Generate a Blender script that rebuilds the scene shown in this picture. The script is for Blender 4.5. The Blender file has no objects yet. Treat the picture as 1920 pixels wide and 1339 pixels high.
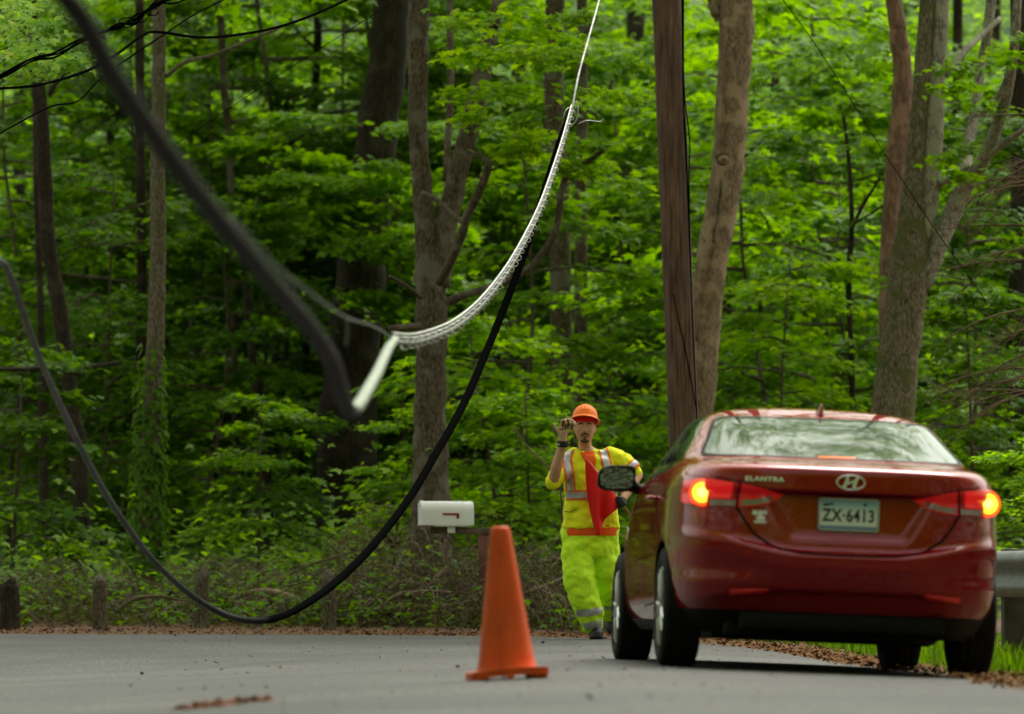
import bpy, bmesh, math, random
import numpy as np
from mathutils import Vector, Matrix, Euler
from mathutils.bvhtree import BVHTree
R = math.radians
scene = bpy.context.scene
COL = scene.collection

# ------------------------------------------------------------------ camera
FPX = 10000.0                      # focal length in photo pixels (photo is 1920 wide)
CAMH = 0.5
PITCH = math.atan((1085 - 669.5) / FPX)
cam_data = bpy.data.cameras.new('camera')
cam_data.sensor_width = 36.0
cam_data.lens = FPX / 1920 * 36
cam_data.clip_end = 2000
cam_data.dof.use_dof = True
cam_data.dof.focus_distance = 38.5
cam_data.dof.aperture_fstop = 3.1
cam = bpy.data.objects.new('camera', cam_data)
cam.location = (0, 0, CAMH)
cam.rotation_euler = (math.pi / 2 + PITCH, 0, 0)
COL.objects.link(cam)
scene.camera = cam

# ------------------------------------------------------------------ sky and sun
SUN_EL, SUN_AZ = R(58), R(25)
world = bpy.data.worlds.new('World')
scene.world = world
world.use_nodes = True
wn, wl = world.node_tree.nodes, world.node_tree.links
bg = wn['Background']
sky = wn.new('ShaderNodeTexSky')
sky.sky_type = 'NISHITA'
sky.sun_disc = False
sky.sun_elevation = SUN_EL
sky.sun_rotation = SUN_AZ
sky.air_density = 1.0
sky.dust_density = 6.0
sky.ozone_density = 0.5
hsv = wn.new('ShaderNodeHueSaturation')
hsv.inputs['Saturation'].default_value = 0.05
wl.new(sky.outputs[0], hsv.inputs['Color'])
tint = wn.new('ShaderNodeMixRGB')
tint.blend_type = 'MULTIPLY'
tint.inputs[0].default_value = 1.0
tint.inputs[2].default_value = (1.0, 0.985, 0.90, 1)
wl.new(hsv.outputs[0], tint.inputs[1])
wl.new(tint.outputs[0], bg.inputs[0])
bg.inputs[1].default_value = 0.13
sun_d = bpy.data.lights.new('sun', 'SUN')
sun_d.energy = 0.9
sun_d.angle = R(25)
sun_d.color = (1, 0.96, 0.9)
sun = bpy.data.objects.new('sun', sun_d)
# sky sun_rotation turns the sun clockwise from +Y: direction (sin, cos)
sdir = Vector((math.sin(SUN_AZ) * math.cos(SUN_EL), math.cos(SUN_AZ) * math.cos(SUN_EL), math.sin(SUN_EL)))
sun.rotation_euler = sdir.to_track_quat('Z', 'Y').to_euler()
COL.objects.link(sun)
scene.view_settings.view_transform = 'Standard'
scene.view_settings.look = 'None'
scene.view_settings.exposure = 1.1
scene.view_settings.gamma = 1.0
try:
    scene.cycles.use_denoising = True
    scene.cycles.max_bounces = 14
    scene.cycles.diffuse_bounces = 9
    scene.cycles.transmission_bounces = 8
    scene.cycles.transparent_max_bounces = 8
    scene.cycles.sample_clamp_indirect = 6
except Exception:
    pass


# ------------------------------------------------------------------ helpers
def at(u, v, D):
    """photo pixel (u, v) at depth D -> world point (Y = D)"""
    xc, zc = (u - 960) / FPX, (669.5 - v) / FPX
    Y = math.cos(PITCH) - math.sin(PITCH) * zc
    Z = math.sin(PITCH) + math.cos(PITCH) * zc
    k = D / Y
    return Vector((xc * k, D, CAMH + Z * k))


def sstep(a, b, x):
    t = np.clip((np.asarray(x, float) - a) / (b - a), 0, 1)
    return t * t * (3 - 2 * t)


def catmull(pts, n):
    P = [np.array(p, float) for p in pts]
    P = [2 * P[0] - P[1]] + P + [2 * P[-1] - P[-2]]
    out = []
    for i in range(1, len(P) - 2):
        for k in range(n):
            t = k / n
            out.append(0.5 * (2 * P[i] + (P[i + 1] - P[i - 1]) * t + (2 * P[i - 1] - 5 * P[i] + 4 * P[i + 1] - P[i + 2]) * t * t
                              + (3 * P[i] - P[i - 1] - 3 * P[i + 1] + P[i + 2]) * t ** 3))
    out.append(P[-2])
    return out


class MB:
    def __init__(self):
        self.v, self.f, self.m = [], [], []

    def add(self, verts, faces, mi=0):
        o = len(self.v)
        self.v += [tuple(p) for p in verts]
        self.f += [tuple(i + o for i in f) for f in faces]
        self.m += [mi] * len(faces)
        return self

    def box(self, c, s, rot=None, mi=0, bevel=0.0):
        bm = bmesh.new()
        bmesh.ops.create_cube(bm, size=1)
        bmesh.ops.scale(bm, vec=s, verts=bm.verts)
        if bevel:
            bmesh.ops.bevel(bm, geom=bm.edges[:], offset=bevel, segments=2, affect='EDGES', profile=0.5)
        if rot is not None:
            bmesh.ops.rotate(bm, cent=(0, 0, 0), matrix=Euler(rot).to_matrix(), verts=bm.verts)
        bmesh.ops.translate(bm, vec=c, verts=bm.verts)
        bm.verts.ensure_lookup_table()
        for i, vv in enumerate(bm.verts):
            vv.index = i
        self.add([v.co[:] for v in bm.verts], [[v.index for v in f.verts] for f in bm.faces], mi)
        bm.free()
        return self

    def tube(self, pts, radii, sides=8, cap=True, mi=0, squash=None):
        pts = [Vector(p) for p in pts]
        n = len(pts)
        if not hasattr(radii, '__len__'):
            radii = [radii] * n
        T = [(pts[min(i + 1, n - 1)] - pts[max(i - 1, 0)]).normalized() for i in range(n)]
        ref = Vector((0, 1, 0)) if abs(T[0].y) < 0.9 else Vector((1, 0, 0))
        N = (ref - T[0] * ref.dot(T[0])).normalized()
        verts = []
        for i in range(n):
            N = (N - T[i] * N.dot(T[i]))
            if N.length < 1e-6:
                N = T[i].orthogonal()
            N.normalize()
            B = T[i].cross(N)
            for k in range(sides):
                a = 2 * math.pi * k / sides
                verts.append(pts[i] + (N * math.cos(a) + B * math.sin(a)) * radii[i])
        faces = []
        for i in range(n - 1):
            for k in range(sides):
                k2 = (k + 1) % sides
                faces.append((i * sides + k, i * sides + k2, (i + 1) * sides + k2, (i + 1) * sides + k))
        if cap:
            faces.append(tuple(range(sides - 1, -1, -1)))
            faces.append(tuple((n - 1) * sides + k for k in range(sides)))
        return self.add(verts, faces, mi)

    def rings(self, rings, cap=True, closed=True, mi=0):
        k = len(rings[0])
        verts = [p for r in rings for p in r]
        faces = []
        for i in range(len(rings) - 1):
            for j in range(k if closed else k - 1):
                j2 = (j + 1) % k
                faces.append((i * k + j, i * k + j2, (i + 1) * k + j2, (i + 1) * k + j))
        if cap and closed:
            faces.append(tuple(range(k - 1, -1, -1)))
            faces.append(tuple((len(rings) - 1) * k + j for j in range(k)))
        return self.add(verts, faces, mi)

    def ell(self, c, r, rot=None, nu=20, nv=12, mi=0):
        M = Euler(rot).to_matrix() if rot is not None else Matrix.Identity(3)
        c = Vector(c)
        rings = []
        for i in range(nv + 1):
            a = math.pi * (i + 0.02 if i == 0 else (i - 0.02 if i == nv else i)) / nv
            rings.append([c + M @ Vector((r[0] * math.sin(a) * math.cos(2 * math.pi * j / nu), r[1] * math.sin(a) * math.sin(2 * math.pi * j / nu), -r[2] * math.cos(a))) for j in range(nu)])
        return self.rings(rings, mi=mi)

    def lathe(self, prof, sides=32, c=(0, 0, 0), axis='Z', mi=0, cap=True):
        rings = []
        for r, h in prof:
            ring = []
            for k in range(sides):
                a = 2 * math.pi * k / sides
                x, y = r * math.cos(a), r * math.sin(a)
                p = (x, y, h) if axis == 'Z' else ((h, x, y) if axis == 'X' else (y, h, x))
                ring.append((p[0] + c[0], p[1] + c[1], p[2] + c[2]))
            rings.append(ring)
        return self.rings(rings, cap=cap, mi=mi)

    def mesh(self, name, mats=None, smooth=True):
        me = bpy.data.meshes.new(name)
        me.from_pydata(self.v, [], self.f)
        if mats is not None:
            for m in (mats if isinstance(mats, (list, tuple)) else [mats]):
                me.materials.append(m)
        if self.m and max(self.m) > 0:
            me.polygons.foreach_set('material_index', np.array(self.m, np.int32))
        if smooth:
            me.polygons.foreach_set('use_smooth', np.ones(len(self.f), bool))
        me.validate()
        me.update()
        return me

    def build(self, name, mats=None, parent=None, smooth=True, sharp=None):
        me = self.mesh(name, mats, smooth)
        if sharp:
            me.set_sharp_from_angle(angle=R(sharp))
        return link(name, me, parent)


def link(name, me, parent=None):
    o = bpy.data.objects.new(name, me)
    COL.objects.link(o)
    if parent is not None:
        o.parent = parent
    return o


def tag(o, label=None, cat=None, group=None, kind=None):
    if label:
        o['label'] = label
    if cat:
        o['category'] = cat
    if group:
        o['group'] = group
    if kind:
        o['kind'] = kind
    return o


def thing(name, loc, label, cat, group=None, rz=0.0):
    o = bpy.data.objects.new(name, None)
    COL.objects.link(o)
    o.location = loc
    o.rotation_euler = (0, 0, rz)
    o.empty_display_size = 0.2
    return tag(o, label, cat, group)


def fast_mesh(name, verts, nper, mats, smooth=False):
    """verts (N*nper, 3): N polygons of nper corners each"""
    verts = np.ascontiguousarray(verts, np.float32)
    nv = len(verts)
    npoly = nv // nper
    me = bpy.data.meshes.new(name)
    me.vertices.add(nv)
    me.vertices.foreach_set('co', verts.ravel())
    me.loops.add(nv)
    me.loops.foreach_set('vertex_index', np.arange(nv, dtype=np.int32))
    me.polygons.add(npoly)
    me.polygons.foreach_set('loop_start', np.arange(0, nv, nper, dtype=np.int32))
    me.polygons.foreach_set('loop_total', np.full(npoly, nper, np.int32))
    for m in (mats if isinstance(mats, (list, tuple)) else [mats]):
        me.materials.append(m)
    me.update(calc_edges=True)
    return me


def apply_mods(me, mods):
    o = bpy.data.objects.new('temp_shape', me)
    COL.objects.link(o)
    for kind, kw in mods:
        md = o.modifiers.new(kind, kind)
        for k, val in kw.items():
            setattr(md, k, val)
    dg = bpy.context.evaluated_depsgraph_get()
    dg.update()
    out = bpy.data.meshes.new_from_object(o.evaluated_get(dg))
    bpy.data.objects.remove(o)
    return out


def remesh(mb, voxel, smooth=4, mats=None, extra=()):
    me = mb.mesh('temp_shape', None, True)
    mods = [('REMESH', dict(mode='VOXEL', voxel_size=voxel, use_smooth_shade=True))]
    if smooth:
        mods.append(('SMOOTH', dict(iterations=smooth, factor=0.5)))
    mods += list(extra)
    out = apply_mods(me, mods)
    out.materials.clear()
    if mats is not None:
        out.materials.append(mats)
    out.polygons.foreach_set('use_smooth', np.ones(len(out.polygons), bool))
    return out


# ------------------------------------------------------------------ materials
def newmat(name):
    m = bpy.data.materials.new(name)
    m.use_nodes = True
    nt = m.node_tree
    return m, nt.nodes, nt.links, nt.nodes['Principled BSDF']


def ramp(nodes, stops, interp='LINEAR'):
    r = nodes.new('ShaderNodeValToRGB')
    cr = r.color_ramp
    cr.interpolation = interp
    while len(cr.elements) < len(stops):
        cr.elements.new(0.5)
    for e, (p, c) in zip(cr.elements, stops):
        e.position = p
        e.color = (c[0], c[1], c[2], 1)
    return r


def simple(name, col, rough=0.5, metal=0.0, var=0.12, scale=12.0, bump=0.0, bscale=60.0, coat=0.0, dirt=None, spec=0.5, stretch=(1, 1, 1)):
    m, n, l, p = newmat(name)
    tc = n.new('ShaderNodeTexCoord')
    mp = n.new('ShaderNodeMapping')
    mp.inputs['Scale'].default_value = stretch
    l.new(tc.outputs['Object'], mp.inputs[0])
    nz = n.new('ShaderNodeTexNoise')
    nz.inputs['Scale'].default_value = scale
    nz.inputs['Detail'].default_value = 5
    l.new(mp.outputs[0], nz.inputs['Vector'])
    c0 = [max(0, c * (1 - var)) for c in col]
    c1 = [min(1, c * (1 + var)) for c in col]
    stops = [(0.3, c0), (0.7, c1)]
    if dirt is not None:
        stops = [(0.30, dirt), (0.42, c0), (0.7, c1)]
    rp = ramp(n, stops)
    l.new(nz.outputs['Fac'], rp.inputs[0])
    l.new(rp.outputs[0], p.inputs['Base Color'])
    p.inputs['Roughness'].default_value = rough
    p.inputs['Metallic'].default_value = metal
    p.inputs['Coat Weight'].default_value = coat
    p.inputs['Coat Roughness'].default_value = 0.04
    p.inputs['Specular IOR Level'].default_value = spec
    if bump:
        n2 = n.new('ShaderNodeTexNoise')
        n2.inputs['Scale'].default_value = bscale
        n2.inputs['Detail'].default_value = 6
        l.new(mp.outputs[0], n2.inputs['Vector'])
        b = n.new('ShaderNodeBump')
        b.inputs['Strength'].default_value = bump
        b.inputs['Distance'].default_value = 0.02
        l.new(n2.outputs['Fac'], b.inputs['Height'])
        l.new(b.outputs[0], p.inputs['Normal'])
    return m


def leaf_mat(name, cols, trans=0.45, rough=0.5):
    m, n, l, p = newmat(name)
    g = n.new('ShaderNodeNewGeometry')
    tc = n.new('ShaderNodeTexCoord')
    nz = n.new('ShaderNodeTexNoise')
    nz.inputs['Scale'].default_value = 0.9
    nz.inputs['Detail'].default_value = 2
    l.new(tc.outputs['Object'], nz.inputs['Vector'])
    mx = n.new('ShaderNodeMath')
    mx.operation = 'MULTIPLY_ADD'
    l.new(g.outputs['Random Per Island'], mx.inputs[0])
    mx.inputs[1].default_value = 0.55
    sub = n.new('ShaderNodeMath')
    sub.operation = 'MULTIPLY_ADD'
    l.new(nz.outputs['Fac'], sub.inputs[0])
    sub.inputs[1].default_value = 1.3
    sub.inputs[2].default_value = -0.42
    l.new(sub.outputs[0], mx.inputs[2])
    rp = ramp(n, [(i / (len(cols) - 1), c) for i, c in enumerate(cols)])
    l.new(mx.outputs[0], rp.inputs[0])
    l.new(rp.outputs[0], p.inputs['Base Color'])
    p.inputs['Roughness'].default_value = rough
    p.inputs['Specular IOR Level'].default_value = 0.07
    t = n.new('ShaderNodeBsdfTranslucent')
    hs = n.new('ShaderNodeHueSaturation')
    hs.inputs['Hue'].default_value = 0.492
    hs.inputs['Saturation'].default_value = 1.1
    hs.inputs['Value'].default_value = 2.15
    l.new(rp.outputs[0], hs.inputs['Color'])
    l.new(hs.outputs[0], t.inputs['Color'])
    mix = n.new('ShaderNodeMixShader')
    mix.inputs[0].default_value = trans
    l.new(p.outputs[0], mix.inputs[1])
    l.new(t.outputs[0], mix.inputs[2])
    l.new(mix.outputs[0], n['Material Output'].inputs[0])
    return m


def bark_mat(name, dark, light, scale=14, moss=None, bump=0.9, stretch=0.28):
    m, n, l, p = newmat(name)
    tc = n.new('ShaderNodeTexCoord')
    mp = n.new('ShaderNodeMapping')
    mp.inputs['Scale'].default_value = (1, 1, stretch)
    l.new(tc.outputs['Object'], mp.inputs[0])
    nz = n.new('ShaderNodeTexNoise')
    nz.inputs['Scale'].default_value = scale
    nz.inputs['Detail'].default_value = 10
    nz.inputs['Roughness'].default_value = 0.78
    l.new(mp.outputs[0], nz.inputs['Vector'])
    vo = n.new('ShaderNodeTexVoronoi')
    vo.feature = 'DISTANCE_TO_EDGE'
    vo.inputs['Scale'].default_value = scale * 1.6
    l.new(mp.outputs[0], vo.inputs['Vector'])
    mul = n.new('ShaderNodeMath')
    mul.operation = 'MULTIPLY_ADD'
    l.new(vo.outputs['Distance'], mul.inputs[0])
    mul.inputs[1].default_value = 0.9
    l.new(nz.outputs['Fac'], mul.inputs[2])
    mid = [(a + b) / 2 for a, b in zip(dark, light)]
    rp = ramp(n, [(0.40, dark), (0.56, mid), (0.78, light)])
    l.new(mul.outputs[0], rp.inputs[0])
    col = rp.outputs[0]
    # pale lichen blotches
    n3 = n.new('ShaderNodeTexNoise')
    n3.inputs['Scale'].default_value = 5
    n3.inputs['Detail'].default_value = 7
    l.new(tc.outputs['Object'], n3.inputs['Vector'])
    r3 = ramp(n, [(0.52, (0, 0, 0)), (0.60, (1, 1, 1))])
    l.new(n3.outputs['Fac'], r3.inputs[0])
    mx = n.new('ShaderNodeMixRGB')
    mf = n.new('ShaderNodeMath')
    mf.operation = 'MULTIPLY'
    l.new(r3.outputs[0], mf.inputs[0])
    mf.inputs[1].default_value = 0.75
    l.new(mf.outputs[0], mx.inputs[0])
    l.new(col, mx.inputs[1])
    mx.inputs[2].default_value = (*(moss or [c * 1.35 for c in light]), 1)
    l.new(mx.outputs[0], p.inputs['Base Color'])
    p.inputs['Roughness'].default_value = 0.9
    p.inputs['Specular IOR Level'].default_value = 0.2
    b = n.new('ShaderNodeBump')
    b.inputs['Strength'].default_value = bump
    b.inputs['Distance'].default_value = 0.03
    l.new(mul.outputs[0], b.inputs['Height'])
    l.new(b.outputs[0], p.inputs['Normal'])
    return m


def emit(name, col, strength):
    m, n, l, p = newmat(name)
    p.inputs['Base Color'].default_value = (*col, 1)
    p.inputs['Emission Color'].default_value = (*col, 1)
    p.inputs['Emission Strength'].default_value = strength
    p.inputs['Roughness'].default_value = 0.15
    return m


M = {}
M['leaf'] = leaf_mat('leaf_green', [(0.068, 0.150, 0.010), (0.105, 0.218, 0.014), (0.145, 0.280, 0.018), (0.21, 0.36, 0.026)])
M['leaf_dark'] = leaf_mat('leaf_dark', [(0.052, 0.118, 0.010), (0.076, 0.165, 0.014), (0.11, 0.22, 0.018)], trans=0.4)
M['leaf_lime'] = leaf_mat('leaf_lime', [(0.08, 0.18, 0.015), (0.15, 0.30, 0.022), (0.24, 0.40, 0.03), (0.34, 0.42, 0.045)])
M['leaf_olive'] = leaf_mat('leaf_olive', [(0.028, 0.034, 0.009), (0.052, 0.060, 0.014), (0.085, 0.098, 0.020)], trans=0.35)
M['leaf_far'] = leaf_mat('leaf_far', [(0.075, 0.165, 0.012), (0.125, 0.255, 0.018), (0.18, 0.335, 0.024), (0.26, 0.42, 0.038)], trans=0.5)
M['bark_tan'] = bark_mat('bark_tan', (0.095, 0.066, 0.038), (0.31, 0.23, 0.145), scale=25, bump=0.5)
M['bark_grey'] = bark_mat('bark_grey', (0.030, 0.026, 0.017), (0.24, 0.205, 0.135), scale=28, moss=(0.12, 0.125, 0.05))
M['bark_mossy'] = bark_mat('bark_mossy', (0.032, 0.028, 0.014), (0.26, 0.225, 0.135), scale=28, moss=(0.10, 0.12, 0.025))
M['bark_red'] = bark_mat('bark_red', (0.10, 0.058, 0.036), (0.25, 0.155, 0.10), scale=12, bump=0.35)
M['bark_brown'] = bark_mat('bark_brown', (0.022, 0.017, 0.010), (0.17, 0.135, 0.085), scale=25, moss=(0.2, 0.19, 0.14))
M['bark_dark'] = bark_mat('bark_dark', (0.012, 0.009, 0.006), (0.055, 0.042, 0.028), scale=25)
M['bark_lichen'] = bark_mat('bark_lichen', (0.05, 0.045, 0.03), (0.34, 0.32, 0.24), scale=26, moss=(0.30, 0.32, 0.20), bump=0.5)
M['twig'] = simple('dead_twig', (0.10, 0.07, 0.045), 0.9, var=0.4, scale=6, spec=0.2)
M['twig_pale'] = simple('pale_twig', (0.23, 0.17, 0.11), 0.9, var=0.35, scale=6, spec=0.2)
# ------------------------------------------------------------------ ground, road
EDGE_R = np.array([(2.55, -30), (2.5, 18), (2.40, 24), (2.28, 29), (2.08, 33), (1.80, 37), (1.42, 40), (0.9, 42.4), (0.25, 44.0), (-0.9, 45.1), (-2.6, 45.75), (-5, 46.2), (-14, 47.2), (-60, 50)], float)
EDGE_L = np.array([(-4.3, -30), (-4.3, 34), (-5.2, 37.5), (-8, 39.5), (-14, 40.4), (-60, 43)], float)


def poly_dist(px, py, line):
    """signed distance to the polyline (positive on its right / outer side)"""
    best = np.full(px.shape, 1e9)
    sign = np.ones(px.shape)
    for (x0, y0), (x1, y1) in zip(line[:-1], line[1:]):
        dx, dy = x1 - x0, y1 - y0
        t = np.clip(((px - x0) * dx + (py - y0) * dy) / (dx * dx + dy * dy), 0, 1)
        qx, qy = px - (x0 + t * dx), py - (y0 + t * dy)
        d = np.hypot(qx, qy)
        c = dx * qy - dy * qx
        m = d < best
        best = np.where(m, d, best)
        sign = np.where(m, np.where(c < 0, 1, -1), sign)
    return best * sign


def road_z(x, y):
    x, y = np.asarray(x, float), np.asarray(y, float)
    s = sstep(33, 42, y)
    crown = 0.045 - 0.042 * (np.sqrt((x - 0.5) ** 2 + 0.16) - 0.4)
    crown = np.maximum(crown, -0.16) - 0.004 * np.clip(y - 27, 0, 6)
    return (1 - s) * crown + s * 0.018


def ground_z(x, y):
    x, y = np.asarray(x, float), np.asarray(y, float)
    d = poly_dist(x, y, EDGE_R)
    dl = -poly_dist(x, y, EDGE_L)
    inside = (d < 0) & (dl < 0)
    base = road_z(x, y)
    o = np.clip(d, 0, None)
    left = sstep(3.2, 0.5, x)          # bank only on the woods side, the right verge stays low
    bank = left * (0.05 * sstep(0.0, 1.2, o) + 0.14 * sstep(0.8, 4.0, o)) + 0.045 * np.clip(o - 3.0, 0, 70) * (0.45 + 0.55 * left)
    lump = 0.05 * np.sin(x * 1.7 + y * 0.6) * np.sin(y * 0.9 - x * 0.4) * sstep(1.0, 5, o)
    hill = 26 * sstep(112, 165, y) + 0.0 * x
    z = base + bank + lump + hill
    z = np.where(dl > 0, base + 0.02 * np.clip(dl, 0, 10), z)
    dep = np.minimum(np.clip(-d, 0, None), np.clip(-dl, 0, None))
    z = np.where(inside, z - 0.06 * np.clip(dep / 0.6, 0, 1), z)
    return z


def gz(x, y):
    return float(ground_z(np.array([x]), np.array([y]))[0])


def grid_obj(name, X, Y, Z, mat, keep=None):
    ny, nx = X.shape
    co = np.stack([X, Y, Z], -1).reshape(-1, 3)
    idx = np.arange(nx * ny).reshape(ny, nx)
    q = np.stack([idx[:-1, :-1], idx[:-1, 1:], idx[1:, 1:], idx[1:, :-1]], -1).reshape(-1, 4)
    me = bpy.data.meshes.new(name)
    me.from_pydata(co.tolist(), [], q.tolist())
    me.materials.append(mat)
    me.polygons.foreach_set('use_smooth', np.ones(len(q), bool))
    me.update()
    return link(name, me)


# soil and leaf litter
m, n, l, p = newmat('forest_floor')
tc = n.new('ShaderNodeTexCoord')
nz = n.new('ShaderNodeTexNoise'); nz.inputs['Scale'].default_value = 9; nz.inputs['Detail'].default_value = 10; nz.inputs['Roughness'].default_value = 0.7
l.new(tc.outputs['Object'], nz.inputs['Vector'])
rp = ramp(n, [(0.3, (0.03, 0.018, 0.010)), (0.48, (0.11, 0.058, 0.027)), (0.62, (0.21, 0.11, 0.048)), (0.75, (0.10, 0.075, 0.03))])
l.new(nz.outputs['Fac'], rp.inputs[0])
# deeper in the woods low green plants cover the soil
sy = n.new('ShaderNodeSeparateXYZ'); l.new(tc.outputs['Object'], sy.inputs[0])
my = n.new('ShaderNodeMapRange'); my.inputs[1].default_value = 50; my.inputs[2].default_value = 60
l.new(sy.outputs[1], my.inputs[0])
rg = ramp(n, [(0.35, (0.012, 0.03, 0.006)), (0.5, (0.03, 0.08, 0.012)), (0.7, (0.07, 0.15, 0.02))])
l.new(nz.outputs['Fac'], rg.inputs[0])
mg = n.new('ShaderNodeMixRGB'); l.new(my.outputs[0], mg.inputs[0]); l.new(rp.outputs[0], mg.inputs[1]); l.new(rg.outputs[0], mg.inputs[2])
l.new(mg.outputs[0], p.inputs['Base Color'])
p.inputs['Roughness'].default_value = 0.95
b = n.new('ShaderNodeBump'); b.inputs['Strength'].default_value = 0.9; b.inputs['Distance'].default_value = 0.05
l.new(nz.outputs['Fac'], b.inputs['Height']); l.new(b.outputs[0], p.inputs['Normal'])
M['soil'] = m
xs = np.concatenate([np.linspace(-80, -12, 18)[:-1], np.arange(-12, 12.01, 0.25), np.linspace(12, 80, 18)[1:]])
ys = np.concatenate([np.linspace(-40, 14, 15)[:-1], np.arange(14, 56, 0.25), np.arange(56, 130, 1.5), np.linspace(130, 220, 16)])
X, Y = np.meshgrid(xs, ys)
tag(grid_obj('ground', X, Y, ground_z(X, Y), M['soil']), kind='structure')

# asphalt
m, n, l, p = newmat('asphalt')
tc = n.new('ShaderNodeTexCoord')
fine = n.new('ShaderNodeTexNoise'); fine.inputs['Scale'].default_value = 48; fine.inputs['Detail'].default_value = 4
big = n.new('ShaderNodeTexNoise'); big.inputs['Scale'].default_value = 0.42; big.inputs['Detail'].default_value = 5
strk = n.new('ShaderNodeTexNoise'); strk.inputs['Scale'].default_value = 1.0; strk.inputs['Detail'].default_value = 6
mp = n.new('ShaderNodeMapping'); mp.inputs['Scale'].default_value = (0.45, 1.6, 1); mp.inputs['Rotation'].default_value = (0, 0, R(4))
l.new(tc.outputs['Object'], mp.inputs[0]); l.new(mp.outputs[0], strk.inputs['Vector'])
l.new(tc.outputs['Object'], fine.inputs['Vector']); l.new(tc.outputs['Object'], big.inputs['Vector'])
r1 = ramp(n, [(0.38, (0.005, 0.005, 0.005)), (0.5, (0.026, 0.0262, 0.0245)), (0.64, (0.115, 0.113, 0.102))])
l.new(fine.outputs['Fac'], r1.inputs[0])
r2 = ramp(n, [(0.38, (0.60, 0.61, 0.59)), (0.62, (1.18, 1.17, 1.13))])
l.new(big.outputs['Fac'], r2.inputs[0])
r3 = ramp(n, [(0.33, (0.72, 0.73, 0.66)), (0.46, (1, 1, 1)), (0.7, (1.06, 1.055, 1.04))])
l.new(strk.outputs['Fac'], r3.inputs[0])
m1 = n.new('ShaderNodeMixRGB'); m1.blend_type = 'MULTIPLY'; m1.inputs[0].default_value = 1
l.new(r1.outputs[0], m1.inputs[1]); l.new(r2.outputs[0], m1.inputs[2])
m2 = n.new('ShaderNodeMixRGB'); m2.blend_type = 'MULTIPLY'; m2.inputs[0].default_value = 1
l.new(m1.outputs[0], m2.inputs[1]); l.new(r3.outputs[0], m2.inputs[2])
l.new(m2.outputs[0], p.inputs['Base Color'])
p.inputs['Roughness'].default_value = 0.75
p.inputs['Specular IOR Level'].default_value = 0.4
b = n.new('ShaderNodeBump'); b.inputs['Strength'].default_value = 0.5; b.inputs['Distance'].default_value = 0.006
l.new(fine.outputs['Fac'], b.inputs['Height']); l.new(b.outputs[0], p.inputs['Normal'])
M['asphalt'] = m


def resample(line, n):
    P = np.array(catmull([(a, b, 0) for a, b in line], 14))[:, :2]
    seg = np.r_[0, np.cumsum(np.hypot(*np.diff(P, axis=0).T))]
    s = np.linspace(0, seg[-1], n)
    return np.stack([np.interp(s, seg, P[:, 0]), np.interp(s, seg, P[:, 1])], -1)


ra = []
ER, EL = EDGE_R, EDGE_L
_fr = np.r_[np.linspace(0, 0.30, 40), np.linspace(0.30, 0.72, 260)[1:], np.linspace(0.72, 1, 40)[1:]]


def along(line, keys, n=12):
    """points of the line, with the given number of steps in each of its segments"""
    out = []
    for (a, b), k in zip(zip(line[:-1], line[1:]), keys):
        for i in range(k):
            out.append(a + (b - a) * i / k)
    out.append(line[-1])
    return np.array(out)


rr = along(ER, [20, 20, 20, 20, 16, 16, 12, 12, 10, 10, 10, 10, 20, 20])
t_r = np.linspace(0, 1, len(rr))
ll = along(EL, [96, 30, 20, 20, 30])
tl = np.linspace(0, 1, len(ll))
ll = np.stack([np.interp(t_r, tl, ll[:, 0]), np.interp(t_r, tl, ll[:, 1])], -1)
rng0 = np.random.default_rng(5)
wig = np.convolve(rng0.normal(0, 0.10, len(rr) + 4), np.ones(5) / 5, 'valid')
rr2 = rr.copy(); rr2[:, 0] -= 0.5 * np.abs(wig); rr2[:, 1] -= 0.4 * np.abs(wig) * (rr[:, 1] > 41)
tt = np.linspace(0, 1, 33)
RX = ll[:, None, 0] * (1 - tt) + rr2[:, None, 0] * tt
RY = ll[:, None, 1] * (1 - tt) + rr2[:, None, 1] * tt
RX, RY = RX[:, ::1], RY[:, ::1]
tag(grid_obj('road', RX, RY, road_z(RX, RY) + 0.004, M['asphalt']), kind='structure')

# brown leaf litter, twigs and needles along the pavement edge
rng = np.random.default_rng(11)
M['litter'] = simple('leaf_litter', (0.17, 0.085, 0.036), 0.95, var=0.65, scale=30, spec=0.1)
M['litter_red'] = simple('red_litter', (0.19, 0.085, 0.05), 0.95, var=0.5, scale=30, spec=0.1)


def flakes(px, py, zoff, size, rng, flat=0.5):
    N = len(px)
    yaw = rng.uniform(0, 2 * np.pi, N)
    up = np.stack([rng.normal(0, flat, N), rng.normal(0, flat, N), np.ones(N)], -1)
    C = np.stack([px, py, zoff], -1)
    return leaf_verts(C, up, np.stack([np.cos(yaw), np.sin(yaw), np.zeros(N)], -1), size, DIAMOND)


MAPLE = np.array([(0, 0, 0), (.36, .0, -.05), (.27, .2, -.02), (.60, .5, -.12), (.22, .52, 0), (0, 1.0, -.1), (-.22, .52, 0), (-.60, .5, -.12), (-.27, .2, -.02), (-.36, .0, -.05)])
MAPLE_S = np.array([(0, 0, 0), (.5, .3, -.1), (.2, .5, 0), (0, 1, -.1), (-.2, .5, 0), (-.5, .3, -.1)])
DIAMOND = np.array([(0, 0, 0), (.36, .45, -.08), (0, 1, 0), (-.36, .45, -.08)])


def leaf_verts(C, up, fwd, size, tmpl):
    nn = up / np.linalg.norm(up, axis=1, keepdims=True)
    f = fwd - nn * (fwd * nn).sum(1, keepdims=True)
    f /= np.linalg.norm(f, axis=1, keepdims=True) + 1e-9
    r = np.cross(f, nn)
    size = np.broadcast_to(size, (len(C),))[:, None, None]
    V = C[:, None, :] + size * (tmpl[None, :, 0:1] * r[:, None] + tmpl[None, :, 1:2] * f[:, None] + tmpl[None, :, 2:3] * nn[:, None])
    return V.reshape(-1, 3)


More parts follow.
